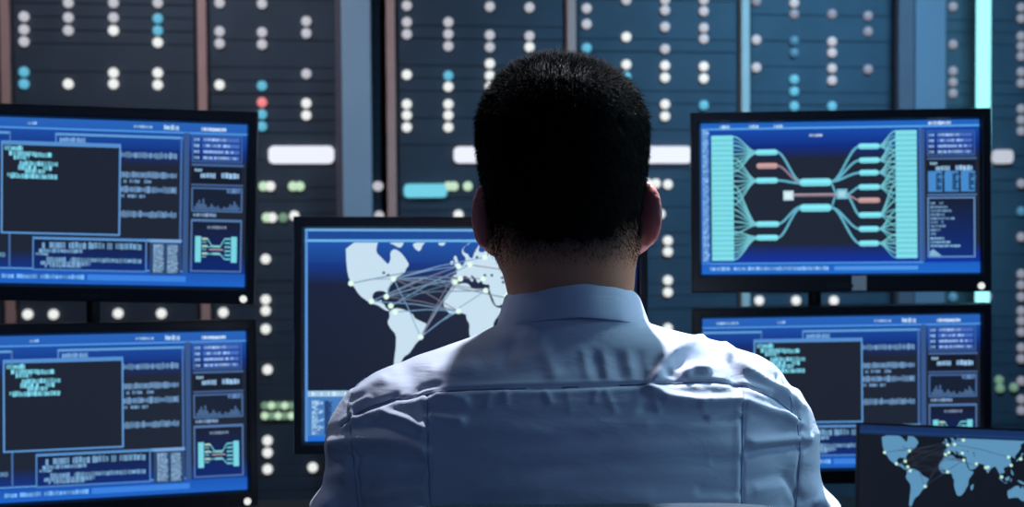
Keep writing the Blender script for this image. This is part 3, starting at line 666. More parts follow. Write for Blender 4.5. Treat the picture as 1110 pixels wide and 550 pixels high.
# ------------------------------------------------------------------ person
def surface_nets(S, xs, ys, zs):
    ins = S < 0
    nx, ny, nz = S.shape
    cnt = np.zeros((nx-1, ny-1, nz-1), np.int8)
    offs = [(a, b, c) for a in (0, 1) for b in (0, 1) for c in (0, 1)]
    for a, b, c in offs: cnt += ins[a:nx-1+a, b:ny-1+b, c:nz-1+c]
    I, J, K = np.nonzero((cnt > 0) & (cnt < 8))
    idx = -np.ones(cnt.shape, np.int64); idx[I, J, K] = np.arange(len(I))
    V = {o: S[I+o[0], J+o[1], K+o[2]] for o in offs}
    P = {o: np.stack([xs[I+o[0]], ys[J+o[1]], zs[K+o[2]]], 1) for o in offs}
    acc = np.zeros((len(I), 3)); n = np.zeros(len(I))
    for o in offs:
        for ax in range(3):
            if o[ax] == 0:
                q = list(o); q[ax] = 1; q = tuple(q)
                m = (V[o] < 0) != (V[q] < 0)
                t = V[o][m]/(V[o][m]-V[q][m])
                acc[m] += P[o][m]+(P[q][m]-P[o][m])*t[:, None]; n[m] += 1
    vs = acc/n[:, None]; quads = []
    for ax in range(3):
        b, c = [(1, 2), (2, 0), (0, 1)][ax]
        sl0 = [slice(None)]*3; sl1 = [slice(None)]*3; sl0[ax] = slice(0, -1); sl1[ax] = slice(1, None)
        d = ins[tuple(sl0)] != ins[tuple(sl1)]; s0 = ins[tuple(sl0)]
        ids = np.argwhere(d)
        ok = (ids[:, b] > 0) & (ids[:, c] > 0) & (ids[:, b] < S.shape[b]-1) & (ids[:, c] < S.shape[c]-1)
        ids = ids[ok]; sg = s0[ids[:, 0], ids[:, 1], ids[:, 2]]
        def cell(db, dc):
            q = ids.copy(); q[:, b] += db; q[:, c] += dc; return idx[q[:, 0], q[:, 1], q[:, 2]]
        Q = np.stack([cell(-1, -1), cell(0, -1), cell(0, 0), cell(-1, 0)], 1)
        Q[~sg] = Q[~sg][:, ::-1]; quads.append(Q)
    return vs, np.concatenate(quads)
def axis(*segs):
    """(start, end, step) pieces joined into one rising coordinate array"""
    out = []
    for a, b, h in segs:
        n = max(1, int(round((b-a)/h))); out += [a+(b-a)*i/n for i in range(n)]
    out.append(segs[-1][1]); return np.array(out)
class Field:
    def __init__(s, xs, ys, zs):
        s.x, s.y, s.z = xs, ys, zs; s.S = np.full((len(xs), len(ys), len(zs)), 0.5, np.float32)
    def sub(s, lo, hi):
        sl = []
        for A, l, h in zip((s.x, s.y, s.z), lo, hi):
            i0 = max(0, np.searchsorted(A, l)-1); i1 = min(len(A), np.searchsorted(A, h)+1); sl.append(slice(i0, i1))
        X, Y, Z = np.meshgrid(s.x[sl[0]], s.y[sl[1]], s.z[sl[2]], indexing='ij', sparse=True)
        return tuple(sl), X, Y, Z
    def add(s, fn, lo, hi, k=0.01, op='u'):
        m = k+0.02
        sl, X, Y, Z = s.sub([v-m for v in lo], [v+m for v in hi])
        d = np.asarray(fn(X, Y, Z), np.float32); A = s.S[sl]
        d = np.broadcast_to(d, A.shape)
        if op == 'u':
            h = np.clip(0.5+0.5*(A-d)/k, 0, 1); s.S[sl] = A*(1-h)+d*h-k*h*(1-h)
        else:   # carve
            e = -d; h = np.clip(0.5-0.5*(A-e)/k, 0, 1); s.S[sl] = A*(1-h)+e*h+k*h*(1-h)
    def cone(s, a, b, r1, r2, k=0.01, op='u'):
        a = np.array(a, float); b = np.array(b, float); ba = b-a; L2 = ba@ba
        def fn(X, Y, Z):
            t = np.clip(((X-a[0])*ba[0]+(Y-a[1])*ba[1]+(Z-a[2])*ba[2])/L2, 0, 1)
            return np.sqrt((X-a[0]-ba[0]*t)**2+(Y-a[1]-ba[1]*t)**2+(Z-a[2]-ba[2]*t)**2)-(r1+(r2-r1)*t)
        R_ = max(r1, r2); s.add(fn, np.minimum(a, b)-R_, np.maximum(a, b)+R_, k, op)
    def ell(s, c, r, rot=None, k=0.01, op='u'):
        c = np.array(c, float); r = np.array(r, float); Rm = np.array(rot.to_3x3()) if rot is not None else np.eye(3)
        def fn(X, Y, Z):
            dx, dy, dz = X-c[0], Y-c[1], Z-c[2]
            q = [(dx*Rm[0, i]+dy*Rm[1, i]+dz*Rm[2, i]) for i in range(3)]
            k0 = np.sqrt((q[0]/r[0])**2+(q[1]/r[1])**2+(q[2]/r[2])**2); k1 = np.sqrt((q[0]/r[0]**2)**2+(q[1]/r[1]**2)**2+(q[2]/r[2]**2)**2)
            return k0*(k0-1)/np.maximum(k1, 1e-6)
        m = r.max(); s.add(fn, c-m, c+m, k, op)
    def box(s, c, r, rad, rot=None, k=0.01, op='u'):
        c = np.array(c, float); r = np.array(r, float); Rm = np.array(rot.to_3x3()) if rot is not None else np.eye(3)
        def fn(X, Y, Z):
            dx, dy, dz = X-c[0], Y-c[1], Z-c[2]
            q = [np.abs(dx*Rm[0, i]+dy*Rm[1, i]+dz*Rm[2, i])-(r[i]-rad) for i in range(3)]
            return np.sqrt(np.maximum(q[0], 0)**2+np.maximum(q[1], 0)**2+np.maximum(q[2], 0)**2)+np.minimum(np.maximum(q[0], np.maximum(q[1], q[2])), 0)-rad
        m = np.linalg.norm(r); s.add(fn, c-m, c+m, k, op)
    def loft(s, tab, n=2.3, k=0.01, grow=0.0, post=None, op='u'):
        """tab rows: z, x centre, half width, back y, front y (z rising)"""
        T = np.array(sorted(tab)); z = T[:, 0]
        lo = [(T[:, 1]-T[:, 2]).min(), T[:, 3].min(), z[0]]; hi = [(T[:, 1]+T[:, 2]).max(), T[:, 4].max(), z[-1]]
        def fn(X, Y, Z):
            zz = Z.ravel(); g = lambda c: np.interp(zz, z, c).reshape(Z.shape)
            cx, hw, yb, yf = g(T[:, 1]), g(T[:, 2]), g(T[:, 3]), g(T[:, 4])
            hw = np.maximum(hw+grow, 1e-3); hd = np.maximum((yf-yb)/2+grow, 1e-3); yc = (yf+yb)/2
            rho = (np.abs((X-cx)/hw)**n+np.abs((Y-yc)/hd)**n)**(1.0/n)
            d = (rho-1)*np.minimum(hw, hd)
            d = np.maximum(d, np.maximum(z[0]-Z, Z-z[-1]))
            return d if post is None else post(d, X, Y, Z)
        s.add(fn, np.array(lo)-grow, np.array(hi)+grow, k, op)
    def mesh(s, name, m, parent, smooth_it=0):
        vs, q = surface_nets(s.S, s.x, s.y, s.z)
        return vs, q
def make_mesh(name, vs, q, m, parent=None):
    me = bpy.data.meshes.new(name); me.vertices.add(len(vs)); me.vertices.foreach_set('co', np.asarray(vs, np.float32).ravel())
    me.loops.add(q.size); me.loops.foreach_set('vertex_index', q.ravel().astype(np.int32))
    me.polygons.add(len(q)); me.polygons.foreach_set('loop_start', np.arange(0, q.size, 4, dtype=np.int32))
    me.polygons.foreach_set('loop_total', np.full(len(q), 4, np.int32))
    me.update(calc_edges=True); me.validate(); me.materials.append(m)
    return link(name, me, parent, smooth=True)
def relax(vs, q, it=2, f=0.5):
    for _ in range(it):
        acc = np.zeros_like(vs); n = np.zeros(len(vs))
        for a, b in ((0, 1), (1, 2), (2, 3), (3, 0)):
            np.add.at(acc, q[:, a], vs[q[:, b]]); np.add.at(acc, q[:, b], vs[q[:, a]]); np.add.at(n, q[:, a], 1); np.add.at(n, q[:, b], 1)
        vs = vs+(acc/np.maximum(n, 1)[:, None]-vs)*f
    return vs
def normals(vs, q):
    nr = np.cross(vs[q[:, 2]]-vs[q[:, 0]], vs[q[:, 3]]-vs[q[:, 1]]); out = np.zeros_like(vs)
    for a in range(4): np.add.at(out, q[:, a], nr)
    return out/np.maximum(np.linalg.norm(out, axis=1), 1e-12)[:, None]

def skin_material():
    m = bpy.data.materials.new('skin'); m.use_nodes = True; nt = m.node_tree; b = nt.nodes['Principled BSDF']
    a = nt.nodes.new('ShaderNodeAttribute'); a.attribute_name = 'Tone'
    tc = nt.nodes.new('ShaderNodeTexCoord'); n = nt.nodes.new('ShaderNodeTexNoise'); n.inputs['Scale'].default_value = 300; n.inputs['Detail'].default_value = 3
    nt.links.new(tc.outputs['Object'], n.inputs['Vector'])
    bp = nt.nodes.new('ShaderNodeBump'); bp.inputs['Strength'].default_value = 0.15; bp.inputs['Distance'].default_value = 0.002
    nt.links.new(n.outputs['Fac'], bp.inputs['Height']); nt.links.new(bp.outputs['Normal'], b.inputs['Normal'])
    nt.links.new(a.outputs['Color'], b.inputs['Base Color'])
    b.inputs['Roughness'].default_value = 0.5
    b.inputs['Subsurface Weight'].default_value = 0.25; b.inputs['Subsurface Scale'].default_value = 0.006
    return m
M['skin'] = skin_material()
M['hair'] = mat('hair_black', (0.0045, 0.004, 0.004), 0.6, noise=0.3, nscale=400, spec=0.03)
def shirt_material():
    m = bpy.data.materials.new('shirt_cotton'); m.use_nodes = True; nt = m.node_tree; b = nt.nodes['Principled BSDF']
    b.inputs['Base Color'].default_value = (0.55, 0.60, 0.72, 1); b.inputs['Roughness'].default_value = 0.8
    b.inputs['Sheen Weight'].default_value = 0.15
    tc = nt.nodes.new('ShaderNodeTexCoord')
    mp = nt.nodes.new('ShaderNodeMapping'); mp.inputs['Scale'].default_value = (1.0, 1.0, 2.6)
    nt.links.new(tc.outputs['Object'], mp.inputs['Vector'])
    n = nt.nodes.new('ShaderNodeTexNoise'); n.inputs['Scale'].default_value = 14; n.inputs['Detail'].default_value = 3; n.inputs['Distortion'].default_value = 0.6
    nt.links.new(mp.outputs['Vector'], n.inputs['Vector'])
    bp = nt.nodes.new('ShaderNodeBump'); bp.inputs['Strength'].default_value = 0.35; bp.inputs['Distance'].default_value = 0.008
    nt.links.new(n.outputs['Fac'], bp.inputs['Height'])
    w = nt.nodes.new('ShaderNodeTexNoise'); w.inputs['Scale'].default_value = 900; nt.links.new(tc.outputs['Object'], w.inputs['Vector'])
    bp2 = nt.nodes.new('ShaderNodeBump'); bp2.inputs['Strength'].default_value = 0.15; bp2.inputs['Distance'].default_value = 0.001
    nt.links.new(w.outputs['Fac'], bp2.inputs['Height']); nt.links.new(bp.outputs['Normal'], bp2.inputs['Normal']); nt.links.new(bp2.outputs['Normal'], b.inputs['Normal'])
    return m
M['shirt'] = shirt_material()
M['thread'] = mat('shirt_thread', (0.16, 0.19, 0.30), 0.8, noise=0.1)
M['thread_pale'] = mat('shirt_side_thread', (0.28, 0.34, 0.52), 0.8, noise=0.1)
M['trouser'] = mat('trouser_cloth', (0.015, 0.018, 0.028), 0.85, noise=0.2, bump=0.2, bscale=90)
M['shoe'] = mat('shoe_leather', (0.012, 0.010, 0.010), 0.35, noise=0.1)

ZP = lambda py, Y=1.5: pw(600, py, Y).z
XP = lambda px, Y=1.5: (px-555)*Y/F
S_ = 1.5/F
# head outline from the back: row y, centre x, half width, back y, front y
head_rows = [(73, 605, 2, 1.497, 1.503), (76, 605, 20, 1.475, 1.525), (81, 606, 36, 1.452, 1.548), (91, 608, 57, 1.432, 1.570), (105, 610, 76, 1.419, 1.585), (125, 611, 84.5, 1.410, 1.594),
             (150, 611, 88, 1.406, 1.598), (185, 611, 87, 1.409, 1.600), (215, 611, 82, 1.417, 1.598), (245, 611, 76, 1.428, 1.596), (270, 612, 72, 1.44, 1.592), (290, 613, 60, 1.455, 1.588), (304, 614, 36, 1.49, 1.578)]
neck_rows = [(400, 620, 66, 1.45, 1.56), (360, 619, 64, 1.448, 1.555), (325, 618, 66.5, 1.440, 1.55), (312, 617.5, 69, 1.434, 1.55), (300, 616.5, 71, 1.431, 1.55), (270, 614.5, 72.5, 1.430, 1.56), (230, 612, 70, 1.432, 1.56)]
row = lambda t: [(ZP(a), XP(b), c*S_, d, e) for a, b, c, d, e in t]
hx = XP(611)

SH = {1: pw(824, 480, 1.495), -1: pw(415, 482, 1.495)}
EL = {1: Vector((0.315, 1.60, 0.835)), -1: Vector((-0.185, 1.60, 0.83))}
WR = {1: Vector((0.185, 1.885, 0.800)), -1: Vector((-0.06, 1.885, 0.800))}
HIP = {1: Vector((0.155, 1.47, 0.60)), -1: Vector((-0.025, 1.47, 0.60))}
KN = {1: Vector((0.19, 1.93, 0.585)), -1: Vector((-0.06, 1.93, 0.585))}
AN = {1: Vector((0.19, 1.90, 0.12)), -1: Vector((-0.06, 1.90, 0.12))}

def hand(f, sd):
    w = np.array(WR[sd]); k = 0.006
    inw = -sd
    palm_c = w+np.array([inw*0.004, 0.062, -0.004])
    f.cone(w, w+np.array([0, 0.03, 0]), 0.024, 0.026, k=0.012)
    f.box(palm_c, (0.041, 0.046, 0.014), 0.013, Matrix.Rotation(rd(-4), 3, 'X').to_4x4(), k=0.01)
    for i, (L, r_) in enumerate(((0.070, 0.0082), (0.077, 0.0085), (0.072, 0.0082), (0.057, 0.0073))):   # index .. little, index is on the inner side
        x = inw*(0.030-0.0195*i)
        p = w+np.array([inw*0.004+x, 0.100-(0.006 if i == 3 else 0), 0.0]); a = x*1.5
        d1 = np.array([a, 1.0, 0.18]); d2 = np.array([a*0.8, 0.85, -0.42]); d3 = np.array([a*0.6, 0.5, -0.85])
        for d, l, r0, r1 in ((d1, 0.45, 1.0, 0.95), (d2, 0.30, 0.95, 0.88), (d3, 0.25, 0.88, 0.75)):
            e = p+d/np.linalg.norm(d)*L*l; f.cone(p, e, r_*r0, r_*r1, k=0.003); p = e
    p = w+np.array([inw*0.030, 0.030, -0.004])
    for d, l, r0, r1 in ((np.array([inw*0.8, 0.7, -0.05]), 0.036, 0.0125, 0.0105), (np.array([inw*0.45, 0.9, -0.1]), 0.03, 0.0105, 0.0095), (np.array([inw*0.05, 1.0, -0.25]), 0.024, 0.0095, 0.0075)):
        e = p+d/np.linalg.norm(d)*l; f.cone(p, e, r0, r1, k=0.005); p = e

def build_body():
    zc = ZP(200)
    f = Field(axis((-0.36, -0.13, 0.01), (-0.13, 0.255, 0.0036), (0.255, 0.48, 0.01)),
              axis((1.28, 1.39, 0.01), (1.39, 1.64, 0.0036), (1.64, 1.90, 0.008), (1.90, 2.10, 0.0036), (2.10, 2.16, 0.01)),
              axis((0.03, 0.76, 0.012), (0.76, 0.84, 0.0036), (0.84, 1.18, 0.01), (1.18, 1.49, 0.0036)))
    f.loft(row(head_rows), 2.25, k=0.01)
    f.loft(row(neck_rows), 2.2, k=0.03)
    # face (turned to the screen)
    yF = 1.596
    f.ell((hx, yF-0.012, zc+0.030), (0.062, 0.016, 0.022), k=0.02)            # brow
    f.cone((hx, yF-0.004, zc+0.012), (hx, yF+0.020, zc-0.030), 0.008, 0.013, k=0.012)   # nose
    for s in (-1, 1):
        f.ell((hx+s*0.009, yF+0.010, zc-0.032), (0.009, 0.010, 0.007), k=0.008)
        f.ell((hx+s*0.032, yF+0.006, zc+0.008), (0.017, 0.014, 0.012), k=0.012, op='s')   # eye socket
        f.ell((hx+s*0.040, yF-0.016, zc-0.022), (0.022, 0.014, 0.016), k=0.02)      # cheek
    f.ell((hx, yF-0.002, zc-0.055), (0.024, 0.010, 0.006), k=0.006); f.ell((hx, yF-0.003, zc-0.066), (0.020, 0.010, 0.007), k=0.006)  # lips
    f.ell((hx, yF+0.008, zc-0.060), (0.021, 0.006, 0.0022), k=0.003, op='s')
    f.ell((hx, yF-0.020, zc-0.092), (0.026, 0.020, 0.018), k=0.02)            # chin
    # ears: rear edge stands out from the head
    for s, px, py in ((-1, 525.5, 235), (1, 702.5, 233)):
        c = pw(px, py, 1.495); rot = (Matrix.Rotation(s*rd(38), 3, 'Z') @ Matrix.Rotation(rd(-10), 3, 'X') @ Matrix.Rotation(s*rd(7), 3, 'Y')).to_4x4()
        nrm = np.array(rot.to_3x3() @ Vector((s, 0, 0))); cc = np.array(c)
        f.ell(cc, (0.0075, 0.021, 0.0355), rot, k=0.006)
        f.ell(cc-nrm*0.004+np.array([-s*0.010, 0.008, -0.004]), (0.010, 0.012, 0.020), rot, k=0.012)
        f.ell(cc+nrm*0.0095, (0.0065, 0.013, 0.024), rot, k=0.004, op='s')
        f.ell(cc+np.array([-s*0.006, 0.006, -0.031]), (0.006, 0.008, 0.009), rot, k=0.008)
        f.ell(cc-nrm*0.0135+np.array([s*0.003, 0, 0.002]), (0.0055, 0.010, 0.022), rot, k=0.005, op='s')
    # trunk and limbs beneath the clothes
    f.loft([(0.56, 0.063, 0.13, 1.39, 1.57), (0.75, 0.063, 0.125, 1.40, 1.58), (0.95, 0.063, 0.15, 1.40, 1.60), (1.08, 0.063, 0.16, 1.42, 1.58), (1.14, 0.063, 0.12, 1.44, 1.57), (1.17, 0.063, 0.055, 1.46, 1.55)], 2.4, k=0.03)
    for s in (-1, 1):
        f.cone(SH[s], EL[s], 0.038, 0.030, k=0.02); f.cone(EL[s], WR[s], 0.033, 0.023, k=0.01); hand(f, s)
        f.cone(HIP[s], KN[s], 0.068, 0.048, k=0.03); f.cone(KN[s], AN[s], 0.045, 0.032, k=0.01); f.cone(AN[s], Vector(AN[s])+Vector((0, 0.11, -0.06)), 0.03, 0.022, k=0.02)
    vs, q = surface_nets(f.S, f.x, f.y, f.z); vs = relax(vs, q, 1, 0.5)
    o = make_mesh('person', vs, q, M['skin'])
    # skin tone per vertex: warm skin, redder ears and lips, stubbled scalp
    px, py = proj(vs)
    tone = np.tile(np.array([0.50, 0.22, 0.125]), (len(vs), 1))
    ear = (np.abs(vs[:, 0]-hx) > 0.0815) & (vs[:, 2] > ZP(285)) ; tone[ear] = (0.60, 0.19, 0.16)
    lip = (vs[:, 1] > yF) & (np.abs(vs[:, 2]-(zc-0.060)) < 0.012) & (np.abs(vs[:, 0]-hx) < 0.024); tone[lip] = (0.38, 0.14, 0.12)
    st = np.clip((289-py)/30.0, 0, 1)*(vs[:, 1] < 1.53)*(~ear)*(vs[:, 2] > 1.2)
    side = np.clip((np.abs(px-612)-42)/26, 0, 1)*0.45
    st = np.clip(st-side, 0, 1)
    tone = tone*(1-st[:, None]*0.95)+np.array([0.02, 0.016, 0.016])*st[:, None]*0.93
    at = o.data.color_attributes.new('Tone', 'FLOAT_COLOR', 'POINT'); cc = np.ones((len(vs), 4)); cc[:, :3] = tone; at.data.foreach_set('color', cc.ravel())
    return o
body = build_body()
setp(body, 'seated person seen from behind, short black hair, light blue shirt, facing the centre monitor', 'person')
zc = ZP(200)
M['eye'] = mat('eye_white', (0.7, 0.7, 0.7), 0.2)
M['iris'] = mat('iris_dark', (0.03, 0.015, 0.01), 0.2)
for s in (-1, 1):
    bm = bmesh.new(); bmesh.ops.create_uvsphere(bm, u_segments=20, v_segments=12, radius=0.0115)
    me = bpy.data.meshes.new('eye'); bm.to_mesh(me); bm.free(); me.materials.append(M['eye'])
    e = link('eye', me, body, True); e.location = (hx+s*0.032, 1.5865, zc+0.008)
    bm = bmesh.new(); lathe_y(bm, [(0.001, 0.0121), (0.004, 0.0117), (0.0055, 0.0102)], 16); bmesh.ops.recalc_face_normals(bm, faces=bm.faces)
    from_bm('iris', bm, M['iris'], e)

# hair: cap plus short strands
def build_hair():
    f = Field(axis((hx-0.11, hx+0.11, 0.0032)), axis((1.385, 1.62, 0.0032)), axis((ZP(280), ZP(50), 0.0032)))
    rows = [(63.5, 604, 2, 1.49, 1.51), (67, 604, 24, 1.465, 1.54), (72, 605, 39, 1.448, 1.560), (80, 607, 54, 1.430, 1.580), (92, 608.5, 69, 1.415, 1.595), (108, 609.5, 81, 1.405, 1.604),
            (130, 610, 90, 1.398, 1.608), (155, 610, 91.5, 1.396, 1.608), (180, 610.5, 90, 1.3985, 1.60), (200, 611, 87.5, 1.4025, 1.596), (218, 611, 84.0, 1.4075, 1.59), (236, 611, 80, 1.414, 1.58), (256, 611, 77, 1.4215, 1.56), (275, 612, 73, 1.428, 1.55)]
    zb = ZP(240); zfr = ZP(118)
    def post(d, X, Y, Z):
        low = ZP(190)+(ZP(262-24*1.0)-ZP(190))*np.clip((1.535-Y)/0.05, 0, 1)+(ZP(259)-ZP(238))*np.clip((0.066-np.abs(X-hx))/0.03, 0, 1)*np.clip((1.47-Y)/0.03, 0, 1)          # hairline drops from temple to nape
        low = np.where(Y > 1.535, ZP(190)+(zfr-ZP(190))*np.clip((Y-1.535)/0.05, 0, 1), low)
        low = low+0.0025*np.sin(X*230+1)+0.0018*np.sin(X*610)
        wob = 0.0009*np.sin(X*420)*np.sin(Y*390+Z*310)+0.0006*np.sin(X*900+Z*700)
        return np.maximum(d+wob, (low-Z)*0.35)
    f.loft(row(rows), 2.25, k=0.003, post=post)
    vs, q = surface_nets(f.S, f.x, f.y, f.z); vs = relax(vs, q, 1, 0.4)
    o = make_mesh('hair', vs, q, M['hair'], body)
    nr = normals(vs, q)
    rng = np.random.default_rng(11)
    cen = vs[q].mean(1); ar = np.linalg.norm(np.cross(vs[q[:, 2]]-vs[q[:, 0]], vs[q[:, 3]]-vs[q[:, 1]]), axis=1)
    n_f = nr[q[:, 0]]
    outer = ((cen[:, 0]-hx)*n_f[:, 0]+(cen[:, 1]-1.5)*n_f[:, 1]+(cen[:, 2]-zc)*n_f[:, 2]) > 0.0
    pr = ar*outer; pr /= pr.sum()
    N = 26000; pick = rng.choice(len(q), N, p=pr); R_ = cen[pick]+rng.normal(0, 0.0012, (N, 3)); NN = n_f[pick]
    _, ry_ = proj(R_)
    up = np.clip((100-ry_)/40, 0, 1)[:, None]                      # 1 on the crown
    L = 0.0035+0.008*np.clip((190-ry_)/110, 0, 1)
    # nape strands on the skin, thinning downwards
    bv = np.zeros(len(body.data.vertices)*3); body.data.vertices.foreach_get('co', bv); bv = bv.reshape(-1, 3)
    bn = np.zeros(len(bv)*3); body.data.vertices.foreach_get('normal', bn); bn = bn.reshape(-1, 3)
    bpx, bpy_ = proj(bv)
    sel = np.nonzero((bpy_ > 225) & (bpy_ < 294) & (bv[:, 1] < 1.50) & (np.abs(bv[:, 0]-hx) < 0.079))[0]
    wgt = np.clip((294-bpy_[sel])/60, 0.0, 1)**1.6; wgt /= wgt.sum()
    pk = rng.choice(sel, 17000, p=wgt); R2 = bv[pk]+rng.normal(0, 0.0014, (len(pk), 3)); N2 = bn[pk]
    R_ = np.concatenate([R_, R2-N2*0.0005]); NN = np.concatenate([NN, N2]); L = np.concatenate([L, 0.0022+0.0015*rng.random(len(pk))])
    up = np.concatenate([up, np.zeros((len(pk), 1))])
    dn = np.array([0, 0, -1.0])-NN*(NN[:, 2:3]*-1.0)
    flow = dn*(1-up)*0.9+np.array([0.25, 0.55, 0.0])*up
    D = NN*(0.55+0.35*up)+flow+rng.normal(0, 0.22, R_.shape); D /= np.linalg.norm(D, axis=1)[:, None]
    L = L*(0.7+0.6*rng.random(len(L)))
    nS = len(R_); A_ = np.cross(D, NN+rng.normal(0, 0.05, NN.shape)); A_ /= np.maximum(np.linalg.norm(A_, axis=1), 1e-9)[:, None]; B_ = np.cross(D, A_)
    V = []; rad = np.where(np.arange(nS) < N, 0.0003, 0.0002)[:, None]
    for t, rr_ in ((-0.1, 1.0), (0.55, 0.8)):
        c_ = R_+D*(L*t)[:, None]-NN*(0.0003)+(flow*0.0) 
        for k in range(3):
            a = 2*PI*k/3; V.append(c_+(A_*math.cos(a)+B_*math.sin(a))*rad*rr_)
    tip = R_+(D*0.93+dn*0.1*(1-up))*L[:, None]; V.append(tip)
    VV = np.stack(V, 1).reshape(-1, 3); base = (np.arange(nS)*7)[:, None]
    quads = np.concatenate([base+np.array([[0, 1, 4, 3]]), base+np.array([[1, 2, 5, 4]]), base+np.array([[2, 0, 3, 5]])])
    tris = np.concatenate([base+np.array([[3, 4, 6]]), base+np.array([[4, 5, 6]]), base+np.array([[5, 3, 6]])])
    me = bpy.data.meshes.new('hair_strands'); me.vertices.add(len(VV)); me.vertices.foreach_set('co', VV.astype(np.float32).ravel())
    nl = quads.size+tris.size; me.loops.add(nl); me.loops.foreach_set('vertex_index', np.concatenate([quads.ravel(), tris.ravel()]).astype(np.int32))
    me.polygons.add(len(quads)+len(tris))
    ls = np.concatenate([np.arange(0, quads.size, 4), quads.size+np.arange(0, tris.size, 3)]).astype(np.int32)
    me.polygons.foreach_set('loop_start', ls); me.polygons.foreach_set('loop_total', np.concatenate([np.full(len(quads), 4), np.full(len(tris), 3)]).astype(np.int32))
    me.update(calc_edges=True); me.materials.append(M['hair'])
    st = link('hair_strands', me, o, True); st['kind'] = 'stuff'
build_hair()

# shirt
def dpoly(px, py, pts):
    """distance in pixels to a polyline, and signed side (positive = below)"""
    best = np.full(px.shape, 1e9)
    for (ax, ay), (bx_, by_) in zip(pts, pts[1:]):
        vx, vy = bx_-ax, by_-ay; t = np.clip(((px-ax)*vx+(py-ay)*vy)/(vx*vx+vy*vy), 0, 1)
        d = np.hypot(px-ax-vx*t, py-ay-vy*t); best = np.minimum(best, d)
    return best
YOKE = [(370, 462), (385, 449), (400, 442), (428, 433), (460, 427), (498, 423), (560, 421), (612, 420), (709, 416), (774, 414), (806, 418), (840, 432), (868, 456)]
PLEATS = [[(463, 428), (464, 490), (466, 556)], [(806, 420), (805, 480), (804, 556)]]
ARMH = [[(392, 405), (377, 436), (380, 470), (390, 556)], [(845, 405), (862, 445), (868, 490), (862, 556)]]
def folds(px, py):
    D = np.zeros(px.shape)
    def ridge(pts, amp, sg): 
        nonlocal D
        D += amp*np.exp(-(dpoly(px, py, pts)/sg)**2)
    ridge(YOKE, -1.7, 1.6); ridge([(x, y+6) for x, y in YOKE], 1.3, 4.5); ridge([(x, y-4) for x, y in YOKE], 0.7, 3)
    for p in PLEATS: ridge(p, -1.5, 1.7); ridge([(x-5, y) for x, y in p], 0.8, 4)
    for p in ARMH: ridge(p, -1.3, 1.8)
    # left shoulder
    ridge([(362, 480), (385, 476), (420, 477), (445, 482), (461, 488)], 4.6, 7); ridge([(365, 498), (410, 500), (455, 507)], -4.0, 10)
    ridge([(416, 447), (440, 455), (462, 465)], 3.2, 4); ridge([(400, 458), (450, 470)], -2.5, 5); ridge([(466, 452), (500, 456)], 3, 5)
    ridge([(440, 402), (446, 415)], -4.5, 14); ridge([(385, 428), (415, 412)], 3, 6); ridge([(470, 402), (510, 398)], 2, 8)
    ridge([(388, 447), (410, 438), (430, 428)], -2.2, 3.5); ridge([(383, 440), (400, 432)], 2.0, 3); ridge([(378, 438), (383, 452)], 1.5, 3.5)
    ridge([(440, 430), (455, 420), (475, 418)], -1.8, 3.5); ridge([(475, 428), (505, 436)], 2.4, 5)
    ridge([(356, 510), (372, 540)], -2.0, 7); ridge([(380, 505), (384, 545)], -2.4, 7); ridge([(400, 520), (440, 512)], -1.6, 8); ridge([(410, 540), (455, 530)], 1.6, 7)
    # centre
    ridge([(560, 362), (548, 392)], -1.6, 9); ridge([(585, 372), (600, 405)], 1.2, 8)
    for x, a in ((632, 1.4), (644, -1.2), (654, 1.5), (668, -1.2), (680, 1.5), (692, -1.0)): ridge([(x, 385), (x+5, 408)], a*0.5, 4.5)
    for x in range(515, 800, 16): ridge([(x+4*math.sin(x), 426), (x+2+6*math.sin(x*1.7), 440+6*math.sin(x*2.1))], 0.45*(1+math.sin(x*0.9)), 3.5)
    ridge([(500, 462), (600, 470), (700, 458)], 1.2, 9); ridge([(480, 500), (600, 508), (760, 498)], -1.2, 11); ridge([(520, 530), (700, 536)], 1.0, 9)
    # right shoulder
    ridge([(712, 408), (722, 388), (742, 374), (760, 368)], 3.4, 5.5); ridge([(738, 396), (756, 388), (772, 384)], -3.0, 9)
    ridge([(744, 403), (752, 397), (766, 400)], 4.0, 5); ridge([(722, 400), (735, 412)], -2, 5)
    ridge([(704, 420), (722, 430), (760, 436), (802, 434), (850, 450), (868, 462)], 3.6, 5.5); ridge([(700, 445), (750, 452), (800, 452)], -2.6, 7)
    ridge([(785, 378), (812, 402), (850, 424), (868, 442)], 4.0, 5); ridge([(800, 378), (835, 402), (858, 418)], -3.2, 6); ridge([(794, 392), (800, 424)], -3.4, 6)
    ridge([(770, 452), (802, 447)], 2.6, 4); ridge([(840, 430), (858, 444)], -2.4, 4)
    ridge([(812, 492), (845, 486), (872, 483)], -4.0, 4.5); ridge([(815, 480), (876, 476)], 2.6, 4.5); ridge([(866, 462), (872, 468)], -2.4, 4)
    ridge([(852, 520), (866, 540)], -2.6, 5); ridge([(820, 530), (850, 524)], 1.6, 6); ridge([(775, 500), (800, 498)], -1.5, 4); ridge([(760, 532), (800, 534)], -1.6, 5)
    # loose cloth
    D += 0.55*np.sin(py*0.11+1.4*np.sin(px*0.021))*np.sin(px*0.016+0.7)+0.35*np.sin(py*0.23+px*0.03+2*np.sin(px*0.013))
    return D*0.001
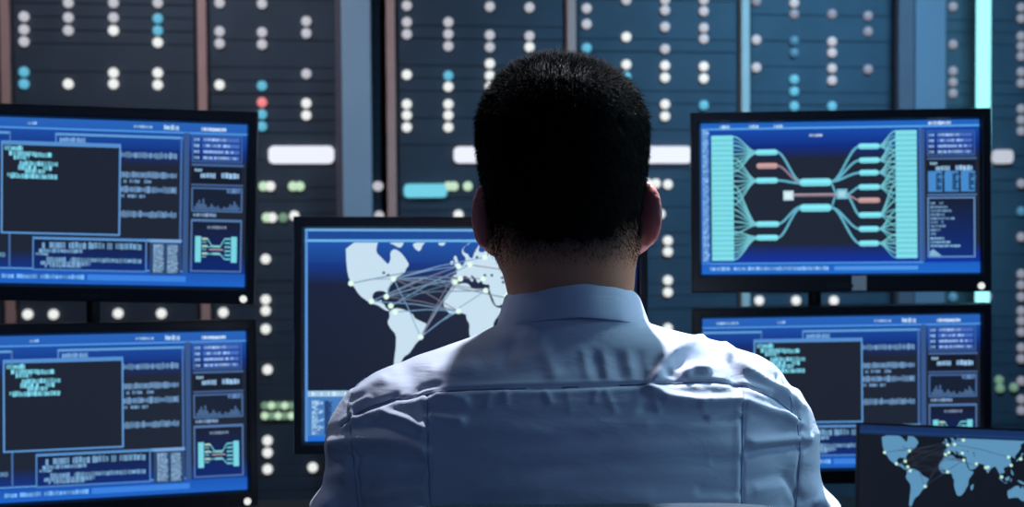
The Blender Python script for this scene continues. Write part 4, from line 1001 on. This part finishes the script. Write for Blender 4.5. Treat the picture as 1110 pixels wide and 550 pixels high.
def build_shirt():
    f = Field(axis((-0.30, 0.44, 0.0028)), axis((1.33, 1.70, 0.0034), (1.70, 1.95, 0.006)), axis((0.57, 0.76, 0.006), (0.76, 0.86, 0.004), (0.86, 1.225, 0.0028)))
    rows = [(331, 620, 71, 1.440, 1.556), (340, 620, 75, 1.433, 1.556), (352, 621, 84, 1.430, 1.558), (358, 625, 100, 1.427, 1.562), (365, 632, 121, 1.424, 1.566), (373, 636, 148, 1.419, 1.572), (380, 637, 170, 1.413, 1.578), (387, 634, 192, 1.407, 1.583), (395, 630, 208, 1.401, 1.588), (405, 626, 222, 1.394, 1.593),
            (418, 622, 232, 1.386, 1.598), (440, 621, 240, 1.376, 1.606), (475, 620, 243, 1.367, 1.618), (520, 619, 238, 1.361, 1.628), (560, 619, 230, 1.359, 1.632), (640, 619, 205, 1.362, 1.635), (760, 619, 180, 1.37, 1.63), (930, 619, 178, 1.365, 1.62)]
    f.loft(row(rows), 2.35, k=0.01)
    for s in (-1, 1):
        c = SH[s]
        f.cone(c, EL[s], 0.059, 0.050, k=0.025); f.cone(EL[s], WR[s], 0.049, 0.034, k=0.012)
        f.cone(WR[s]-Vector((0, 0.035, 0)), WR[s]-Vector((0, 0.0, 0)), 0.0335, 0.034, k=0.004)
        b = pw(894 if s > 0 else 351, 547, 1.50); f.ell(b, (0.014, 0.05, 0.012), k=0.012)
    # neck opening and cuff ends
    f.cone(pw(618, 380, 1.505), pw(614, 300, 1.505), 0.054, 0.067, k=0.004, op='s')
    vs, q = surface_nets(f.S, f.x, f.y, f.z); vs = relax(vs, q, 3, 0.5)
    nr = normals(vs, q); px, py = proj(vs)
    back = np.clip((1.54-vs[:, 1])/0.05, 0, 1)*np.clip((vs[:, 2]-0.80)/0.08, 0, 1)
    vs = vs+nr*(folds(px, py)*1.45*back)[:, None]
    low = np.clip((0.95-vs[:, 2])/0.05, 0, 1)
    vs = vs+nr*(low*0.003*np.sin(vs[:, 2]*60+3*np.sin(vs[:, 0]*14)+vs[:, 1]*20))[:, None]
    sh = make_mesh('shirt', vs, q, M['shirt'], body); sh['label'] = 'light blue shirt with a shoulder seam'
    return sh, vs, q
shirt, SV, SQ = build_shirt()
# collar
def build_collar():
    bm = bmesh.new(); n = 72; G = []
    cx0, cx1 = XP(619), XP(622)
    for i in range(n+1):
        ph = -PI/2+rd(-150)+rd(300)*i/n          # back is -90 degrees
        c, s = math.cos(ph), math.sin(ph); fr = (1+s)/2          # 0 at the back, 1 at the front
        zt = pw(620, 301, 1.45).z-0.026*fr**0.9-0.010*abs(c)**2*0.9
        zb = pw(620, 343, 1.44).z-0.020*fr-0.009*abs(c)**1.5-0.020*max(0, fr-0.75)*4
        wv = 0.0004*math.sin(ph*5+0.6)+0.0002*math.sin(ph*13+1)
        inner = [(0.0690, 0.064, zb+0.004), (0.0685, 0.067, (zt+zb)/2), (0.0690, 0.0690, zt-0.001)]
        outer = [(0.0705, 0.0705, zt+0.0008), (0.0725, 0.0725, zt-0.003), (0.0765, 0.0760, (zt*0.55+zb*0.45)), (0.0810, 0.0790, zb+0.006), (0.0825, 0.0800, zb), (0.0810, 0.0785, zb-0.0006), (0.0770, 0.0745, zb+0.004)]
        ring = []
        for k, (a, b, z) in enumerate(inner+outer):
            cx = cx0 if k < 4 else cx0+(cx1-cx0)*(k-3)/6
            ring.append(bm.verts.new((cx+(a+wv)*c, 1.505+(b+wv)*s, z+wv*0.6)))
        G.append(ring)
    K = len(G[0])
    for i in range(n):
        for k in range(K-1): bm.faces.new((G[i][k], G[i+1][k], G[i+1][k+1], G[i][k+1]))
    for g in (G[0], G[-1]): bm.faces.new(g)
    bmesh.ops.recalc_face_normals(bm, faces=bm.faces)
    o = from_bm('collar', bm, M['shirt'], shirt, smooth=True)
    md = o.modifiers.new('s', 'SUBSURF'); md.levels = 1; md.render_levels = 2
build_collar()
# stitched seams lie on the cloth
def seams():
    px, py = proj(SV); nr = normals(SV, SQ)
    face = (nr[:, 1] < 0.1) & (SV[:, 1] < 1.53)
    vx, vy, V3, N3 = px[face], py[face], SV[face], nr[face]
    for pts in [YOKE]+PLEATS+ARMH:
        P = []
        for (ax, ay), (bx_, by_) in zip(pts, pts[1:]):
            m = max(1, int(math.hypot(bx_-ax, by_-ay)/4))
            for k in range(m): P.append((ax+(bx_-ax)*k/m, ay+(by_-ay)*k/m))
        P.append(pts[-1]); bm = bmesh.new(); prev = None; C3 = []
        for x, y in P:
            d = (vx-x)**2+(vy-y)**2; j = np.argpartition(d, 4)[:4]
            c = V3[j].mean(0)+N3[j].mean(0)*0.0004
            C3.append(Vector(c))
        for _ in range(2): C3 = [C3[0]]+[(C3[i-1]+C3[i]*2+C3[i+1])/4 for i in range(1, len(C3)-1)]+[C3[-1]]
        rings = []
        for i, c in enumerate(C3):
            t = (C3[min(i+1, len(C3)-1)]-C3[max(i-1, 0)]).normalized(); u = t.cross(Vector((0, -1, 0))).normalized(); w = u.cross(t)
            rings.append([bm.verts.new(c+(u*math.cos(k*PI/3)+w*math.sin(k*PI/3))*(0.0007 if pts is YOKE else 0.0006)) for k in range(6)])
        for a, b in zip(rings, rings[1:]):
            for k in range(6): bm.faces.new((a[k], a[(k+1) % 6], b[(k+1) % 6], b[k]))
        bm.faces.new(rings[0][::-1]); bm.faces.new(rings[-1])
        from_bm('seam', bm, M['thread'] if pts is YOKE else M['thread_pale'], shirt, smooth=True)
seams()

# trousers and shoes
def build_trousers():
    f = Field(axis((-0.22, 0.35, 0.006)), axis((1.30, 2.05, 0.006)), axis((0.07, 0.74, 0.006)))
    f.loft([(0.525, 0.063, 0.15, 1.37, 1.60), (0.60, 0.063, 0.172, 1.352, 1.62), (0.68, 0.063, 0.165, 1.362, 1.625), (0.72, 0.063, 0.155, 1.372, 1.61)], 2.4, k=0.03)
    for s in (-1, 1):
        f.cone(Vector(HIP[s])+Vector((0, 0, 0.01)), KN[s], 0.088, 0.066, k=0.03); f.cone(KN[s], AN[s], 0.064, 0.05, k=0.012)
    vs, q = surface_nets(f.S, f.x, f.y, f.z); vs = relax(vs, q, 2)
    nr = normals(vs, q); vs = vs+nr*(0.0025*np.sin(vs[:, 2]*55+4*np.sin(vs[:, 1]*16)+vs[:, 1]*30))[:, None]
    make_mesh('trousers', vs, q, M['trouser'], body)
build_trousers()
for s in (-1, 1):
    a = AN[s]; f = Field(axis((a.x-0.07, a.x+0.07, 0.0045)), axis((a.y-0.09, a.y+0.25, 0.0045)), axis((-0.012, 0.15, 0.0045)))
    f.cone((a.x, a.y-0.02, 0.045), (a.x, a.y+0.10, 0.040), 0.038, 0.036, k=0.02); f.ell((a.x+s*0.004, a.y+0.15, 0.030), (0.045, 0.075, 0.030), k=0.03)
    f.cone((a.x, a.y, 0.05), (a.x, a.y-0.002, 0.11), 0.038, 0.036, k=0.02)
    f.box((a.x, a.y+0.075, -0.06), (0.2, 0.3, 0.062), 0.002, k=0.003, op='s')
    vs, q = surface_nets(f.S, f.x, f.y, f.z); vs = relax(vs, q, 1); make_mesh('shoe', vs, q, M['shoe'], body)
